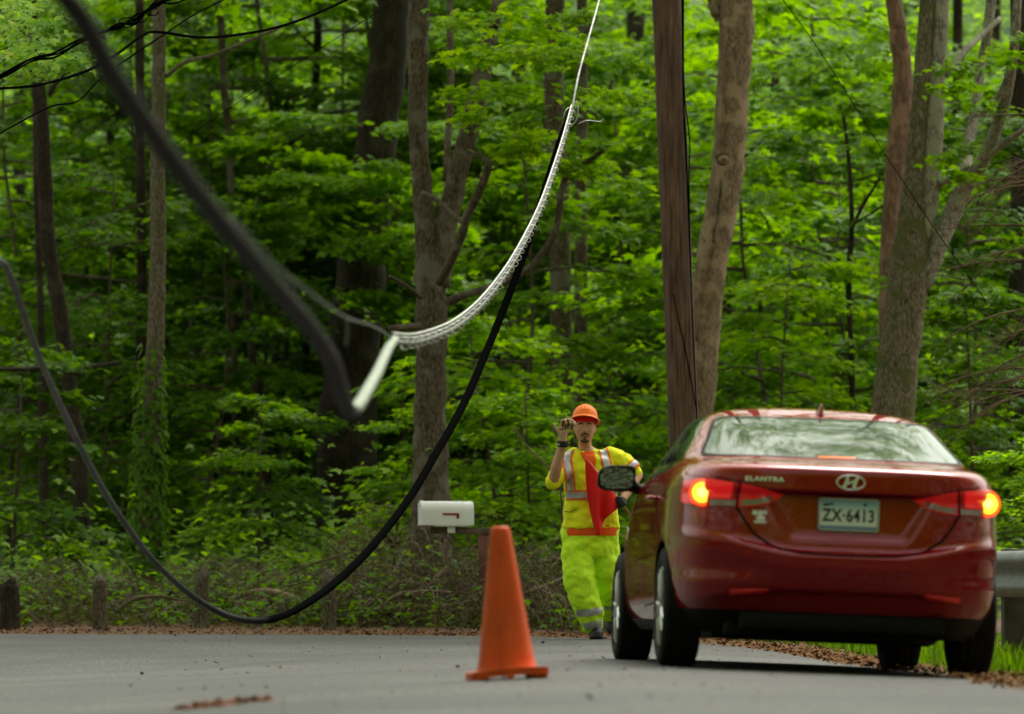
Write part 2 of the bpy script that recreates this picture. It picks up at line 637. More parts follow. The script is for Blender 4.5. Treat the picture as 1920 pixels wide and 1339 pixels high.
# litter strip
N = 30000
seg = resample(EDGE_R[2:], 4000)
k = (rng.beta(1.2, 1.0, N) * 3300).astype(int)
k = np.minimum(k, 2600)
off = rng.gamma(1.7, 0.42, N) - 0.16
tang = np.gradient(seg, axis=0); tang /= np.linalg.norm(tang, axis=1, keepdims=True)
nrm = np.stack([tang[:, 1], -tang[:, 0]], -1)
off *= 0.35 + 1.1 * (0.5 + 0.5 * np.sin(k * 0.021 + 2 * np.sin(k * 0.0067)))
px, py = seg[k, 0] + nrm[k, 0] * off, seg[k, 1] + nrm[k, 1] * off
msk = (np.abs(px) < 0.14 * py + 1)
px, py = px[msk], py[msk]
zz = np.maximum(ground_z(px, py), np.where(poly_dist(px, py, EDGE_R) < 0.05, road_z(px, py) + 0.004, -9)) + rng.uniform(0.004, 0.03, len(px))
o = link('leaf_litter', fast_mesh('leaf_litter', flakes(px, py, zz, rng.uniform(0.012, 0.045, len(px)), rng), 4, M['litter']))
tag(o, 'brown dead leaves and bits along the pavement edge', 'leaf litter', kind='stuff')

# the little ridge of washed-up reddish needles on the road, bottom left
N = 900
t = rng.uniform(0, 1, N)
a, b2 = at(330, 1322, 20.8), at(505, 1303, 22.0)
px = a.x + (b2.x - a.x) * t + rng.normal(0, 0.02, N)
py = a.y + (b2.y - a.y) * t + rng.normal(0, 0.10, N) * (0.3 + np.sin(t * 3.1))
zz = road_z(px, py) + 0.006 + rng.uniform(0, 0.012, N) * np.sin(t * 3.1)
o = link('needle_litter', fast_mesh('needle_litter', flakes(px, py, zz, rng.uniform(0.015, 0.04, N), rng, 0.4), 4, M['litter_red']))
tag(o, 'low streak of reddish plant litter washed up on the asphalt', 'litter', kind='stuff')
# scattered specks on the asphalt
N = 500
px, py = rng.uniform(-3.2, 2.2, N), rng.uniform(18, 44, N)
px *= py / 44
msk = poly_dist(px, py, EDGE_R) < -0.05
px, py = px[msk], py[msk]
o = link('road_debris', fast_mesh('road_debris', flakes(px, py, road_z(px, py) + 0.008, rng.gamma(2, 0.007, len(px)) + 0.006, rng, 0.3), 4, M['twig']))
tag(o, 'scattered dark crumbs and twig bits on the asphalt', 'debris', kind='stuff')

# ------------------------------------------------------------------ foliage generators
def crown_pts(rng, z0, z1, Rad, nbr, per, size, flat=0.32, prof=0.5, axis=None, wood=None, lop=None):
    """leaves in flat, layered sprays along drooping branches -> (C, up, fwd, size)"""
    Cs, Us, Fs, Ss = [], [], [], []
    for bi in range(nbr):
        h = (bi + rng.uniform(0, 1)) / nbr
        z = z0 + (z1 - z0) * h
        az = bi * 2.4 + rng.normal(0, 0.5)
        L = Rad * rng.uniform(0.55, 1.05) * (1 - prof * h)
        rise = rng.uniform(0.05, 0.45)
        d = np.array([math.cos(az), math.sin(az)])
        s = np.array([-d[1], d[0]])
        bx, by = axis(z) if axis else (0, 0)
        nt = max(3, per // 9)
        t = rng.uniform(0.22, 1.0, nt) ** 0.75
        lat = rng.uniform(-1, 1, nt) * 0.42 * L * np.sin(np.pi * np.clip(t, 0, 1) ** 0.8 * 0.85 + 0.1)
        k = rng.integers(0, nt, per)
        tp, lp = t[k], lat[k]
        jit = rng.normal(0, 0.085 + 0.02 * Rad, (per, 3)) * np.array([1, 1, 0.35])
        X = bx + d[0] * L * tp + s[0] * lp + jit[:, 0]
        Y = by + d[1] * L * tp + s[1] * lp + jit[:, 1]
        Z = z + L * (rise * tp - 0.38 * tp ** 2) - 0.10 * np.abs(lp) + jit[:, 2]
        Cs.append(np.stack([X, Y, Z], -1))
        U = np.stack([rng.normal(0, flat, per) + d[0] * 0.25, rng.normal(0, flat, per) + d[1] * 0.25, np.ones(per)], -1)
        Us.append(U)
        a2 = az + rng.normal(0, 0.9, per)
        Fs.append(np.stack([np.cos(a2), np.sin(a2), -0.25 + rng.normal(0, 0.2, per)], -1))
        Ss.append(size * rng.uniform(0.6, 1.25, per))
        if wood is not None:
            pts = [(bx + d[0] * L * q, by + d[1] * L * q, z + L * (rise * q - 0.38 * q * q)) for q in (0, 0.35, 0.7, 1.0)]
            r0 = 0.008 + 0.008 * L
            wood.tube(pts, [r0, r0 * 0.7, r0 * 0.45, r0 * 0.2], sides=5, cap=False)
            for i in range(0, nt, 2):
                q = max(0.05, t[i] - 0.18)
                p0 = (bx + d[0] * L * q, by + d[1] * L * q, z + L * (rise * q - 0.38 * q * q))
                p1 = (bx + d[0] * L * t[i] + s[0] * lat[i], by + d[1] * L * t[i] + s[1] * lat[i], z + L * (rise * t[i] - 0.38 * t[i] ** 2) - 0.10 * abs(lat[i]) - 0.02)
                wood.tube([p0, p1], [r0 * 0.35, 0.003], sides=3, cap=False)
    return [np.concatenate(a) for a in (Cs, Us, Fs, Ss)]


def crown_mesh(name, pts, mat, tmpl=MAPLE):
    return fast_mesh(name, leaf_verts(*pts, tmpl), len(tmpl), mat)


def copy_thing(src, loc, rz, sc, label, group=None, mat_swap=None):
    r = src.copy()
    COL.objects.link(r)
    r.location, r.rotation_euler, r.scale = loc, (0, 0, rz), sc
    r['label'] = label
    if group:
        r['group'] = group
    for ch in src.children:
        c = ch.copy()
        COL.objects.link(c)
        c.parent = r
        if mat_swap and 'crown' in ch.name:
            c.material_slots[0].link = 'OBJECT'
            c.material_slots[0].material = mat_swap
    return r
# ------------------------------------------------------------------ standing trees with the photo's trunks
rng = np.random.default_rng(21)
CANOPY = []
for i in range(3):
    P_ = crown_pts(np.random.default_rng(40 + i), 0, 7.5, 4.4, 11, 200, 0.17, flat=0.4, prof=0.35)
    CANOPY.append(crown_mesh('crown', P_, M['leaf'], MAPLE_S))


def rough_tube(mb, pts, rad, sides, rng, amp=0.06, flare=None):
    """a trunk or limb: smoothed path, uneven radius"""
    P = catmull(pts, 5)
    r = np.interp(np.linspace(0, 1, len(P)), np.linspace(0, 1, len(rad)), rad)
    r = r * (1 + rng.normal(0, amp, len(r)) * 0.5)
    P = [Vector(q) + Vector(rng.normal(0, 1, 3)) * float(rr_) * amp * 0.6 for q, rr_ in zip(P, r)]
    mb.tube(P, r, sides)


def photo_tree(name, label, D, trunk, branches=(), bark='bark_grey', limb_bark=None, canopy=True, top=12.0, group=None, sides=14, crowns=(), twigs=(), root_spread=1.0, sink=0.0):
    """trunk: [(u, v, width px), ...] from low to high; branches likewise"""
    rng_ = np.random.default_rng(abs(hash(label)) % 1000 if False else sum(map(ord, label)) % 9973)
    def pt(q):
        d = q[3] if len(q) > 3 else D
        return at(q[0], q[1], d)
    pts = [pt(q) for q in trunk]
    rad = [q[2] * 0.5 * D / FPX for q in trunk]
    # carry the trunk down to the ground along its own lean
    g = gz(pts[0].x, D)
    dirn = (pts[0] - pts[1])
    if pts[0].z > g + 0.05:
        lean = dirn / max(1e-3, -dirn.z) if dirn.z < -1e-3 else Vector((0, 0, -1))
        hgt = pts[0].z - g
        b0 = pts[0] + Vector((lean.x * hgt * 0.6, 0, -hgt - 0.15))
        pts = [b0, pts[0] + (b0 - pts[0]) * 0.75] + pts
        rad = [rad[0] * 1.35 * root_spread, rad[0] * 1.08] + rad
    base = Vector((pts[0].x, D, g))
    root = thing(name, base, label, 'tree', group)
    tips = []
    if trunk[-1][1] <= 5:
        up = (pts[-1] - pts[-2]).normalized()
        h = max(1.0, top - pts[-1].z)
        pts.append(pts[-1] + Vector((up.x * h * 0.5, 0.2, h * 0.5)))
        pts.append(pts[-1] + Vector((up.x * h * 0.3, 0.4, h * 0.5)))
        rad += [rad[-1] * 0.75, rad[-1] * 0.4]
        tips.append(pts[-1])
    mb = MB()
    rough_tube(mb, [p - base for p in pts], rad, sides, rng_)
    mb.build('trunk', M[bark], root)
    for br in branches:
        bp = [pt(q) for q in br]
        brad = [q[2] * 0.5 * D / FPX for q in br]
        if br[-1][1] <= 5:
            up = (bp[-1] - bp[-2]).normalized()
            bp.append(bp[-1] + Vector((up.x * 2, 0.5, max(1, up.z * 3))))
            brad.append(brad[-1] * 0.5)
        mb = MB()
        rough_tube(mb, [p - base for p in bp], brad, 8 if brad[0] < 0.06 else 12, rng_, 0.05)
        mb.build('branch', M[limb_bark or bark], root)
    if canopy:
        c = link('crown', CANOPY[len(label) % 3], root)
        tp = (tips[0] if tips else pts[-1]) - base
        c.location = (tp.x, tp.y, max(6.5, tp.z - 4.5))
        c.rotation_euler = (0, 0, rng_.uniform(0, 6))
        if D < 59 and base.x >= -0.2:
            c2 = link('crown', CANOPY[(len(label) + 2) % 3], root)  # second crown above the view, added to show in the rear window reflection
            c2.location = (tp.x + 0.8, tp.y - 2.5, tp.z + 0.5)
            c2.rotation_euler = (0, 0, rng_.uniform(0, 6))
        if D < 51 and base.x < -0.2:
            c2 = link('crown', CANOPY[(len(label) + 1) % 3], root)  # second crown above the view, added to shade the bank and road
            c2.location = (tp.x, tp.y - 4.2, max(6.8, tp.z - 4.0))
            c2.rotation_euler = (0, 0, rng_.uniform(0, 6))
    for (u, v, d, rad_, nl, mt, sz) in crowns:     # low leafy sprays growing on this tree
        q = at(u, v, d) - base
        P_ = crown_pts(rng_, -rad_ * 0.55, rad_ * 0.55, rad_, max(3, int(rad_ * 5)), nl, sz, prof=0.0)
        P_[0] += np.array(q)
        link('crown', crown_mesh('crown', P_, M[mt]), root)
    return root


T = photo_tree
M['bark_oak'] = bark_mat('bark_oak', (0.010, 0.008, 0.005), (0.048, 0.036, 0.025), scale=22, stretch=0.14)
T('tree', 'smooth tan leaning trunk close behind the brown utility pole', 52,
  [(1308, 770, 64), (1330, 524, 61), (1351, 400, 62), (1367, 291, 62), (1376, 140, 63), (1381, 0, 66)], [[(1352, 40, 24), (1340, 8, 22), (1330, -20, 18)]], 'bark_tan', top=12.5)
tan = bpy.data.objects['tree']
def scar(name, u, v, d, r, mat, parent, path=None, w=0.01):
    b0 = parent.location
    mb = MB()
    if path:
        P = catmull([at(*q) - b0 for q in path], 5)
        mb.tube(P, np.interp(np.linspace(0, 1, len(P)), np.linspace(0, 1, len(w)), w) if hasattr(w, '__len__') else w, 6)
    else:
        c = at(u, v, d) - b0
        for rr_, dep in ((1.0, 0), (0.62, -.018)):
            mb.rings([[c + Vector((math.cos(a) * r * rr_ * k1, dep - (0.028 if k1 < .75 else 0.0), math.sin(a) * r * rr_ * .8 * k1)) for a in np.linspace(0, 2 * math.pi, 17)[:-1]] for k1 in (1.25, 1.0, .7, .3)])
    return mb.build(name, M[mat], parent)
scar('knot', 1357, 299, 51.84, 0.060, 'bark_tan', tan)
scar('knot', 1357, 299, 51.81, 0.026, 'bark_brown', tan)
scar('knot', 1402, 60, 51.90, 0.045, 'bark_brown', tan)
scar('bark_split', 0, 0, 0, 0, 'bark_brown', tan, [(1352, 335, 51.838), (1351, 362, 51.838), (1346, 385, 51.838), (1346, 408, 51.838), (1339, 430, 51.838), (1338, 455, 51.838)], [0.004] + [0.016, 0.010, 0.018, 0.013, 0.016] * 5)
scar('bark_split', 0, 0, 0, 0, 'bark_red', tan, [(1360, 110, 51.836), (1356, 200, 51.836), (1357, 275, 51.838)], 0.012)
scar('bark_split', 0, 0, 0, 0, 'bark_red', tan, [(1338, 455, 51.84), (1322, 520, 51.843), (1310, 580, 51.845), (1306, 640, 51.845)], 0.016)
T('tree', 'mossy forked trunk directly behind the car roof with lichen covered limbs', 50,
  [(1672, 775, 82), (1690, 640, 78), (1703, 520, 76), (1712, 420, 62), (1716, 330, 44), (1728, 180, 36), (1740, -5, 34)],
  [[(1712, 470, 40), (1737, 400, 40), (1750, 250, 36), (1758, 120, 32), (1766, -5, 28)],
   [(1728, 540, 34), (1768, 440, 36), (1809, 350, 34), (1844, 300, 26, 49.6), (1872, 230, 24, 49.3), (1891, 157, 22, 49), (1908, -5, 16, 48.6)],
   [(1806, 356, 28), (1815, 280, 22, 50.5), (1827, 216, 20, 50.8), (1840, 120, 18, 51), (1859, -5, 20, 51)],
   [(1844, 212, 12, 50.8), (1872, 180, 12, 50), (1893, 135, 11, 49.4)],
   [(1762, 346, 13), (1800, 325, 11, 49.5), (1815, 312, 9, 49.3)],
   [(1775, 140, 12), (1810, 95, 13, 50.3), (1846, 60, 12, 50.8), (1875, 35, 10, 51)],
   [(1846, 300, 14, 49.6), (1880, 270, 12, 49.3), (1925, 240, 10, 49)]],
  'bark_mossy', top=13, limb_bark='bark_lichen', crowns=[(1800, 165, 49.2, 0.42, 60, 'leaf', 0.10), (1792, 300, 49, 0.22, 40, 'leaf', 0.1), (1905, 100, 48, 0.3, 50, 'leaf', 0.1)])
T('tree', 'slim reddish trunk standing just left of the mossy forked tree', 54,
  [(1664, 700, 30), (1665, 540, 34), (1672, 408, 37), (1683, 280, 42), (1693, 146, 38), (1684, 60, 33), (1674, -5, 32)], [], 'bark_red', root_spread=1.1, top=12)
T('tree', 'thin dark sapling trunk between the tan tree and the reddish tree', 56,
  [(1599, 770, 11), (1595, 640, 10), (1591, 524, 11), (1597, 430, 10), (1593, 320, 8), (1580, 200, 6)],
  [[(1597, 430, 7), (1618, 385, 7), (1640, 350, 5), (1655, 320, 4)], [(1600, 420, 5), (1650, 390, 4), (1668, 372, 3)]], 'bark_dark', canopy=False, sides=8, crowns=[(1590, 180, 56, 1.2, 130, 'leaf', 0.11)])
T('tree', 'forked grey trunk rising behind the white mailbox with a crooked dead limb', 50.5,
  [(808, 935, 72), (806, 800, 62), (808, 700, 60), (810, 600, 62), (806, 520, 58), (797, 420, 42), (784, 261, 36), (785, 105, 38), (786, -5, 38)],
  [[(822, 540, 46), (828, 470, 42), (842, 400, 40), (861, 314, 38), (884, 230, 36), (906, 131, 32), (924, 40, 26), (935, -5, 22)],
   [(836, 340, 13, 51), (845, 157, 14, 51.2), (843, -5, 13, 51.5)],
   [(824, 530, 18, 50), (845, 490, 18, 49.8), (866, 440, 17, 49.6), (876, 405, 16, 49.5), (898, 360, 15, 49.4), (916, 310, 15, 49.3), (905, 297, 12, 49.3), (888, 280, 12, 49.3), (878, 238, 7, 49.3)],
   [(790, 362, 9, 50.2), (815, 372, 10, 50), (845, 400, 10, 49.8), (868, 418, 9, 49.6)],
   [(840, 566, 16, 50.3), (880, 550, 15, 50), (918, 540, 15, 49.8), (981, 512, 14, 49.5), (1020, 470, 13, 49.3), (1043, 430, 13, 49.2), (1055, 350, 12, 49), (1075, 315, 10, 49), (1110, 298, 10, 48.8), (1143, 272, 8, 48.6)],
   [(790, 558, 9, 50.2), (760, 535, 8, 50), (730, 518, 6, 49.8)], [(785, 612, 14, 50), (730, 615, 9, 49.5)]],
  'bark_brown', crowns=[(905, 55, 49.4, 0.85, 120, 'leaf_lime', 0.10), (990, 130, 49, 0.9, 130, 'leaf_lime', 0.105), (1010, 265, 48.8, 0.55, 110, 'leaf_lime', 0.10), (925, 200, 49, 0.5, 80, 'leaf_lime', 0.1), (1130, 300, 48.8, 0.5, 70, 'leaf_lime', 0.1), (1110, 90, 49, 0.6, 80, 'leaf', 0.1)])
T('tree', 'massive dark leaning oak trunk behind the lowest bend of the thick cable', 62,
  [(655, 940, 118), (652, 800, 112), (660, 680, 104), (676, 520, 92), (692, 380, 84), (709, 235, 78), (725, 131, 72), (735, -5, 70)],
  [[(690, 700, 26), (720, 665, 22), (748, 640, 16)]], 'bark_oak', root_spread=1.1, crowns=[(690, 345, 60.6, 1.25, 330, 'leaf', .115), (625, 430, 60.4, 1.3, 330, 'leaf', .115), (560, 330, 60, 1.2, 260, 'leaf', .115), (780, 470, 60.2, 0.8, 150, 'leaf', .11)])
T('tree', 'straight brown trunk rising behind the worker', 58,
  [(1056, 780, 44), (1052, 600, 42), (1049, 366, 38), (1038, 200, 38), (1041, -5, 38)],
  [[(1045, 140, 14), (1065, 105, 13), (1100, 60, 12), (1120, 30, 9)]], 'bark_brown', crowns=[(1075, 130, 57, 0.7, 80, 'leaf_lime', 0.1)])
T('tree', 'slender brown trunk close to the right of the trunk behind the worker', 58.6,
  [(1090, 780, 26), (1089, 600, 25), (1090, 400, 24), (1092, 200, 22), (1091, -5, 20)],
  [[(1098, 200, 8), (1120, 210, 9), (1150, 150, 6)]], 'bark_brown', sides=10)
T('tree', 'dark trunk between the worker and the utility pole, half hidden by leaves', 74,
  [(1183, 800, 50), (1190, 620, 46), (1197, 400, 42), (1190, 200, 38), (1192, -5, 34)], [], 'bark_dark')
tv = T('tree', 'ivy wrapped trunk on the left with bare pale bark higher up', 52.5,
  [(279, 1115, 44), (282, 900, 40), (285, 760, 36), (291, 640, 33), (296, 500, 31), (296, 335, 29), (298, 112, 26), (298, -5, 25)],
  [[(310, 145, 9), (345, 118, 8), (400, 103, 7), (470, 75, 6), (530, 50, 5)]], 'bark_grey')
T('tree', 'dark crooked trunk on the far left side of the woods', 56,
  [(157, 1110, 36), (150, 900, 33), (128, 700, 30), (108, 560, 28), (90, 450, 28), (82, 300, 28), (75, 187, 27), (60, 75, 28), (55, -5, 27)],
  [[(92, 180, 10), (110, 150, 9), (150, 120, 7)], [(150, 700, 11, 55), (100, 690, 10, 54), (50, 692, 9, 53.5), (-10, 692, 7, 53)], [(110, 695, 10, 54.5), (170, 688, 9, 54), (228, 680, 6, 53.7)]], 'bark_dark')
T('tree', 'thin dark trunk left of the crooked dark trunk, running up from the verge', 58,
  [(86, 1090, 22), (82, 900, 18), (79, 700, 15), (76, 580, 13), (70, 400, 12), (66, 200, 11)], [], 'bark_dark', canopy=False, sides=9)
T('tree', 'dark trunk half hidden just left of the ivy wrapped trunk', 60,
  [(266, 1080, 24), (264, 800, 22), (266, 500, 20), (263, 250, 19), (262, 93, 18), (262, -5, 17)], [], 'bark_dark', sides=10)
T('tree', 'slim trunk top showing right of the ivy wrapped trunk', 65,
  [(440, 700, 14), (434, 420, 14), (431, 268, 14), (422, 187, 15), (414, 37, 14), (410, -5, 14)], [], 'bark_brown', sides=9)
T('tree', 'thin straight dark trunk between the slim trunk and the massive oak', 68,
  [(565, 900, 20), (572, 700, 17), (584, 436, 14), (586, 261, 14), (595, 100, 15), (597, -5, 15)], [[(590, 90, 6), (560, 60, 6), (535, 20, 5)]], 'bark_dark', sides=9)
T('tree', 'thin leaning trunk with a fork left of the massive oak', 63,
  [(500, 900, 20), (494, 822, 19), (478, 715, 17), (465, 560, 15), (455, 420, 13)], [[(486, 760, 8), (500, 650, 7), (496, 560, 6)]], 'bark_dark', canopy=False, sides=9)
T('tree', 'dark trunk at the right edge behind bare hanging twigs', 58,
  [(1912, 800, 46), (1908, 600, 42), (1915, 400, 40), (1910, 200, 36), (1912, -5, 34)], [], 'bark_dark')
# more trunks deep in the woods
deep = [(30, 80, 30), (205, 84, 20), (355, 78, 22), (520, 88, 24), (735, 82, 26), (960, 79, 28), (1145, 90, 22), (1240, 84, 26), (1440, 78, 20), (1520, 86, 26), (1640, 92, 22), (1790, 80, 24), (1850, 88, 26), (990, 95, 18), (640, 98, 16)]
for i, (u, d, w) in enumerate(deep):
    lean = rng.uniform(-14, 14)
    T('tree', 'dim dark trunk deep in the woods, mostly hidden by leaves', d,
      [(u, 880, w), (u + lean * 0.5, 500, w * 0.9), (u + lean, 200, w * 0.85), (u + lean * 1.2, -5, w * 0.8)], [], 'bark_dark', group='dim trunks deep in the woods', sides=8, top=14, canopy=False)

# ivy on the left trunk
mb = []
rv = np.random.default_rng(8)
b0 = tv.location
N = 1000
vv = 1120 - 480 * rv.beta(1, 1.5, N)
uu = np.interp(vv, [640, 760, 900, 1120], [291, 285, 282, 279]) - 4
rad_ = np.interp(vv, [640, 760, 1120], [17, 21, 30]) * 52.5 / FPX * rv.uniform(1.0, 1.5, N)
az = rv.uniform(0, 2 * np.pi, N)
C = np.array([at(a, b_, 52.5) - b0 for a, b_ in zip(uu, vv)]) + np.stack([np.cos(az) * rad_, np.sin(az) * rad_, np.zeros(N)], -1)
up = np.stack([np.cos(az), np.sin(az), rv.uniform(0.1, 0.9, N)], -1)
V = leaf_verts(C, up, np.stack([rv.normal(0, .4, N), rv.normal(0, .4, N), -np.ones(N)], -1), rv.uniform(0.06, 0.12, N), MAPLE_S)
link('ivy', fast_mesh('ivy', V, len(MAPLE_S), M['leaf_dark']), tv)

# ------------------------------------------------------------------ leafy understory
PROTO = []
for i in range(5):
    hgt = [3.2, 4.2, 5.2, 4.6, 6.4][i]
    rg = np.random.default_rng(100 + i)
    wood = MB()
    wob = rg.normal(0, 0.25, 4)
    ax = lambda z, w=wob, h=hgt: (w[0] * z / h + 0.1 * math.sin(z * 1.3 + w[1] * 9), w[2] * z / h)
    zs = np.linspace(-0.1, hgt, 8)
    wood.tube([(ax(z)[0], ax(z)[1], z) for z in zs], np.linspace(0.034, 0.010, 8), sides=7)
    P_ = crown_pts(rg, 0.5, hgt * 1.02, [1.7, 2.0, 2.3, 2.6, 2.4][i], [16, 20, 24, 22, 26][i], 175, 0.118, axis=ax, wood=wood)
    r0 = bpy.data.objects.new('sapling', None)
    r0.empty_display_size = 0.2
    COL.objects.link(r0)
    wood.build('trunk', M['bark_brown'], r0)
    link('crown', crown_mesh('crown', P_, M['leaf']), r0)
    r0['category'] = 'sapling'
    PROTO.append(r0)
used = [False] * 5


def sapling(k, u, D, sc, label, mat=None, name='sapling', rz=None, dz=0.0, group=None):
    p = at(u, 1000, D)
    z = gz(p.x, D) - 0.03 + dz
    rz = (u * 0.37 + D) % 6.28 if rz is None else rz
    if not used[k]:
        used[k] = True
        r = PROTO[k]
        r.location, r.rotation_euler, r.scale = (p.x, D, z), (0, 0, rz), (sc, sc, sc)
        r['label'] = label
        if group:
            r['group'] = group
        if mat:
            for c in r.children:
                if 'crown' in c.name:
                    c.material_slots[0].link = 'OBJECT'
                    c.material_slots[0].material = M[mat]
        return r
    r = copy_thing(PROTO[k], (p.x, D, z), rz, (sc, sc, sc), label, group, M[mat] if mat else M['leaf'])
    return r


G1 = 'leafy saplings at the front of the woods'
S = sapling
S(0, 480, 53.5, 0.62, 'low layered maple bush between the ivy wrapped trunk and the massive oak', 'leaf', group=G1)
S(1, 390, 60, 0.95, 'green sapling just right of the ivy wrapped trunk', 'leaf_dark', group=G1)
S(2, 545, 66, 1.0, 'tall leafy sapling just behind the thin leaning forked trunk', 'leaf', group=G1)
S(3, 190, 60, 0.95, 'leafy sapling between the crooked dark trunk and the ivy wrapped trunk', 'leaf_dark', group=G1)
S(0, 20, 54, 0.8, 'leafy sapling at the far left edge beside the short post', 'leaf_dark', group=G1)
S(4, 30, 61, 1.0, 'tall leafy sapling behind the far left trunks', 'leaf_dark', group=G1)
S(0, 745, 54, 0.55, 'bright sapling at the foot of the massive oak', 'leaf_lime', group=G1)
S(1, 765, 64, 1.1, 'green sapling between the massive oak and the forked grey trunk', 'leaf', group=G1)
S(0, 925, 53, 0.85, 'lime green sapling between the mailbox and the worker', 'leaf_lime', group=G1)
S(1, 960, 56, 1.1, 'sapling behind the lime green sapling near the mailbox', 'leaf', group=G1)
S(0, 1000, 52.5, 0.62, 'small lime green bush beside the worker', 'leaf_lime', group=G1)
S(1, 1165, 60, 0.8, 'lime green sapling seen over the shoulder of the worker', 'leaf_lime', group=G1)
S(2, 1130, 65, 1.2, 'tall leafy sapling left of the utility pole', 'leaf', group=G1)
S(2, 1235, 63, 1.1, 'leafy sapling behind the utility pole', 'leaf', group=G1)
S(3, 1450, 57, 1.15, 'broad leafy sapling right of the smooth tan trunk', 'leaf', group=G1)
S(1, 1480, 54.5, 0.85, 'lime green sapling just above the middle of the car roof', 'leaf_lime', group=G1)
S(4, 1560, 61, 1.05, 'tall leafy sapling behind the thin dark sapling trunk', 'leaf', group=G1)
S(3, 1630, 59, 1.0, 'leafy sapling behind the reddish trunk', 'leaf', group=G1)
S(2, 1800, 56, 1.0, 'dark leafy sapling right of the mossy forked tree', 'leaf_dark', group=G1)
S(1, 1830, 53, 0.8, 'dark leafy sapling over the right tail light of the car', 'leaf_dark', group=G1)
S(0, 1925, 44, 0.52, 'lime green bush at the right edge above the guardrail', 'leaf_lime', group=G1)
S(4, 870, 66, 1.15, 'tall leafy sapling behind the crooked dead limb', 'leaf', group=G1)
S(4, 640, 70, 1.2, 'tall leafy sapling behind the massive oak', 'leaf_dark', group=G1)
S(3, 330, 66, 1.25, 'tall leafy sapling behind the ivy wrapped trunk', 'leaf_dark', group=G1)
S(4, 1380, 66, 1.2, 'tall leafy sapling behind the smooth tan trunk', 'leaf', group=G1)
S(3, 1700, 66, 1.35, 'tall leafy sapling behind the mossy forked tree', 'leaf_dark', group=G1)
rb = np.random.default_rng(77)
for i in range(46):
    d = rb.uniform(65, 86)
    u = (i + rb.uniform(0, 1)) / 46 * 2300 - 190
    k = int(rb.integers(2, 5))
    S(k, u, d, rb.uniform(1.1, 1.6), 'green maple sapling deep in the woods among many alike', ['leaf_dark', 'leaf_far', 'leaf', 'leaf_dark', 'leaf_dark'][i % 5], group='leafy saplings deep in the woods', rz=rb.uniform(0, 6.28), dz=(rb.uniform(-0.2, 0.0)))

# far-off wood: one mass of leaves
rf = np.random.default_rng(6)
nc = 5200
cx = rf.uniform(-22, 24, nc); cy = rf.uniform(84, 116, nc)
cz = ground_z(cx, cy) + rf.uniform(0.2, 15, nc) ** 1.0
per = 34
k = np.repeat(np.arange(nc), per)
N = len(k)
j = rf.normal(0, 1, (N, 3)) * np.array([0.55, 0.55, 0.16])
C = np.stack([cx, cy, cz], -1)[k] + j
C[:, 2] -= 0.25 * (j[:, 0] ** 2 + j[:, 1] ** 2)
up = np.stack([rf.normal(0, .4, N), rf.normal(0, .4, N) - 0.2, np.ones(N)], -1)
az = rf.uniform(0, 6.28, N)
V = leaf_verts(C, up, np.stack([np.cos(az), np.sin(az), -0.2 * np.ones(N)], -1), rf.uniform(0.10, 0.2, N), MAPLE_S)
# unseen woods beside and behind the camera, added to block low sky and fill reflections
nc = 5600
side_ = rf.integers(0, 3, nc)
wx = np.where(side_ == 0, -8 - 9 * rf.uniform(0, 1, nc) ** 1.5, np.where(side_ == 1, rf.uniform(8, 16, nc), rf.uniform(-16, 16, nc)))
wy = np.where(side_ == 2, rf.uniform(-26, -5, nc), rf.uniform(-30, 34, nc))
wz = rf.uniform(0.2, 15, nc)
wx = np.where((side_ == 0) & (wz > 8), wx + 4.0, wx)     # upper leaves pushed out over the left lane to shade it
kk = np.repeat(np.arange(nc), 26)
jj = rf.normal(0, 1, (len(kk), 3)) * np.array([0.8, 0.8, 0.3])
a2 = rf.uniform(0, 6.28, len(kk))
V2 = leaf_verts(np.stack([wx, wy, wz], -1)[kk] + jj, np.stack([rf.normal(0, .5, len(kk)), rf.normal(0, .5, len(kk)), np.ones(len(kk))], -1), np.stack([np.cos(a2), np.sin(a2), -.2 * np.ones(len(kk))], -1), rf.uniform(.25, .5, len(kk)), MAPLE_S)
o2 = link('sky_block_woods', fast_mesh('sky_block_woods', V2, len(MAPLE_S), M['leaf_far']))
tag(o2, 'unseen leafy wood added beside and behind the camera to block low sky light', 'woods', kind='stuff')
o = link('far_woods', fast_mesh('far_woods', V, len(MAPLE_S), M['leaf_far']))
tag(o, 'far green wood reading as one mass of leaves', 'woods', kind='stuff')

# overhanging maple at the top left, trunk outside the picture
root = thing('tree', (-5.5, 46.9, gz(-5.5, 46.9)), 'pale green maple spray reaching in at the top left corner', 'tree')
mb = MB()
mb.tube(catmull([(0, 0, -0.1), (0.05, 0, 2.5), (0.1, 0.1, 5.5), (0, 0.3, 9)], 4), np.linspace(0.16, 0.07, 13), 12)
mb.build('trunk', M['bark_grey'], root)
bo = root.location
mb = MB()
for tipuv in [(60, 70, 43), (120, 130, 42.5), (40, 20, 43.5), (30, 130, 43)]:
    e = at(*tipuv) - bo
    mb.tube(catmull([(0.05, 0, 4.6), (e.x * 0.5, e.y * 0.5, 5.3), e], 5), np.linspace(0.035, 0.005, 11), 6)
mb.build('branch', M['bark_grey'], root)
P_ = []
rl = np.random.default_rng(3)
sprays = [(30, 10, .22, 60), (70, 60, .24, 80), (20, 90, .22, 70), (60, 110, .2, 60), (30, 135, .18, 50), (110, 118, .17, 45), (150, 108, .16, 45), (95, 8, .14, 30), (90, 45, .12, 30), (5, 40, .2, 50)]
Cs = []; 
for (u, v, r_, n_) in sprays:
    c = np.array(at(u, v, rl.uniform(42.3, 43.5)) - bo)
    Cs.append(c + rl.normal(0, 1, (n_, 3)) * np.array([r_ * .55, r_ * 0.9, r_ * 0.28]))
C = np.concatenate(Cs); N = len(C)
az = rl.normal(-1.2, 1.0, N)
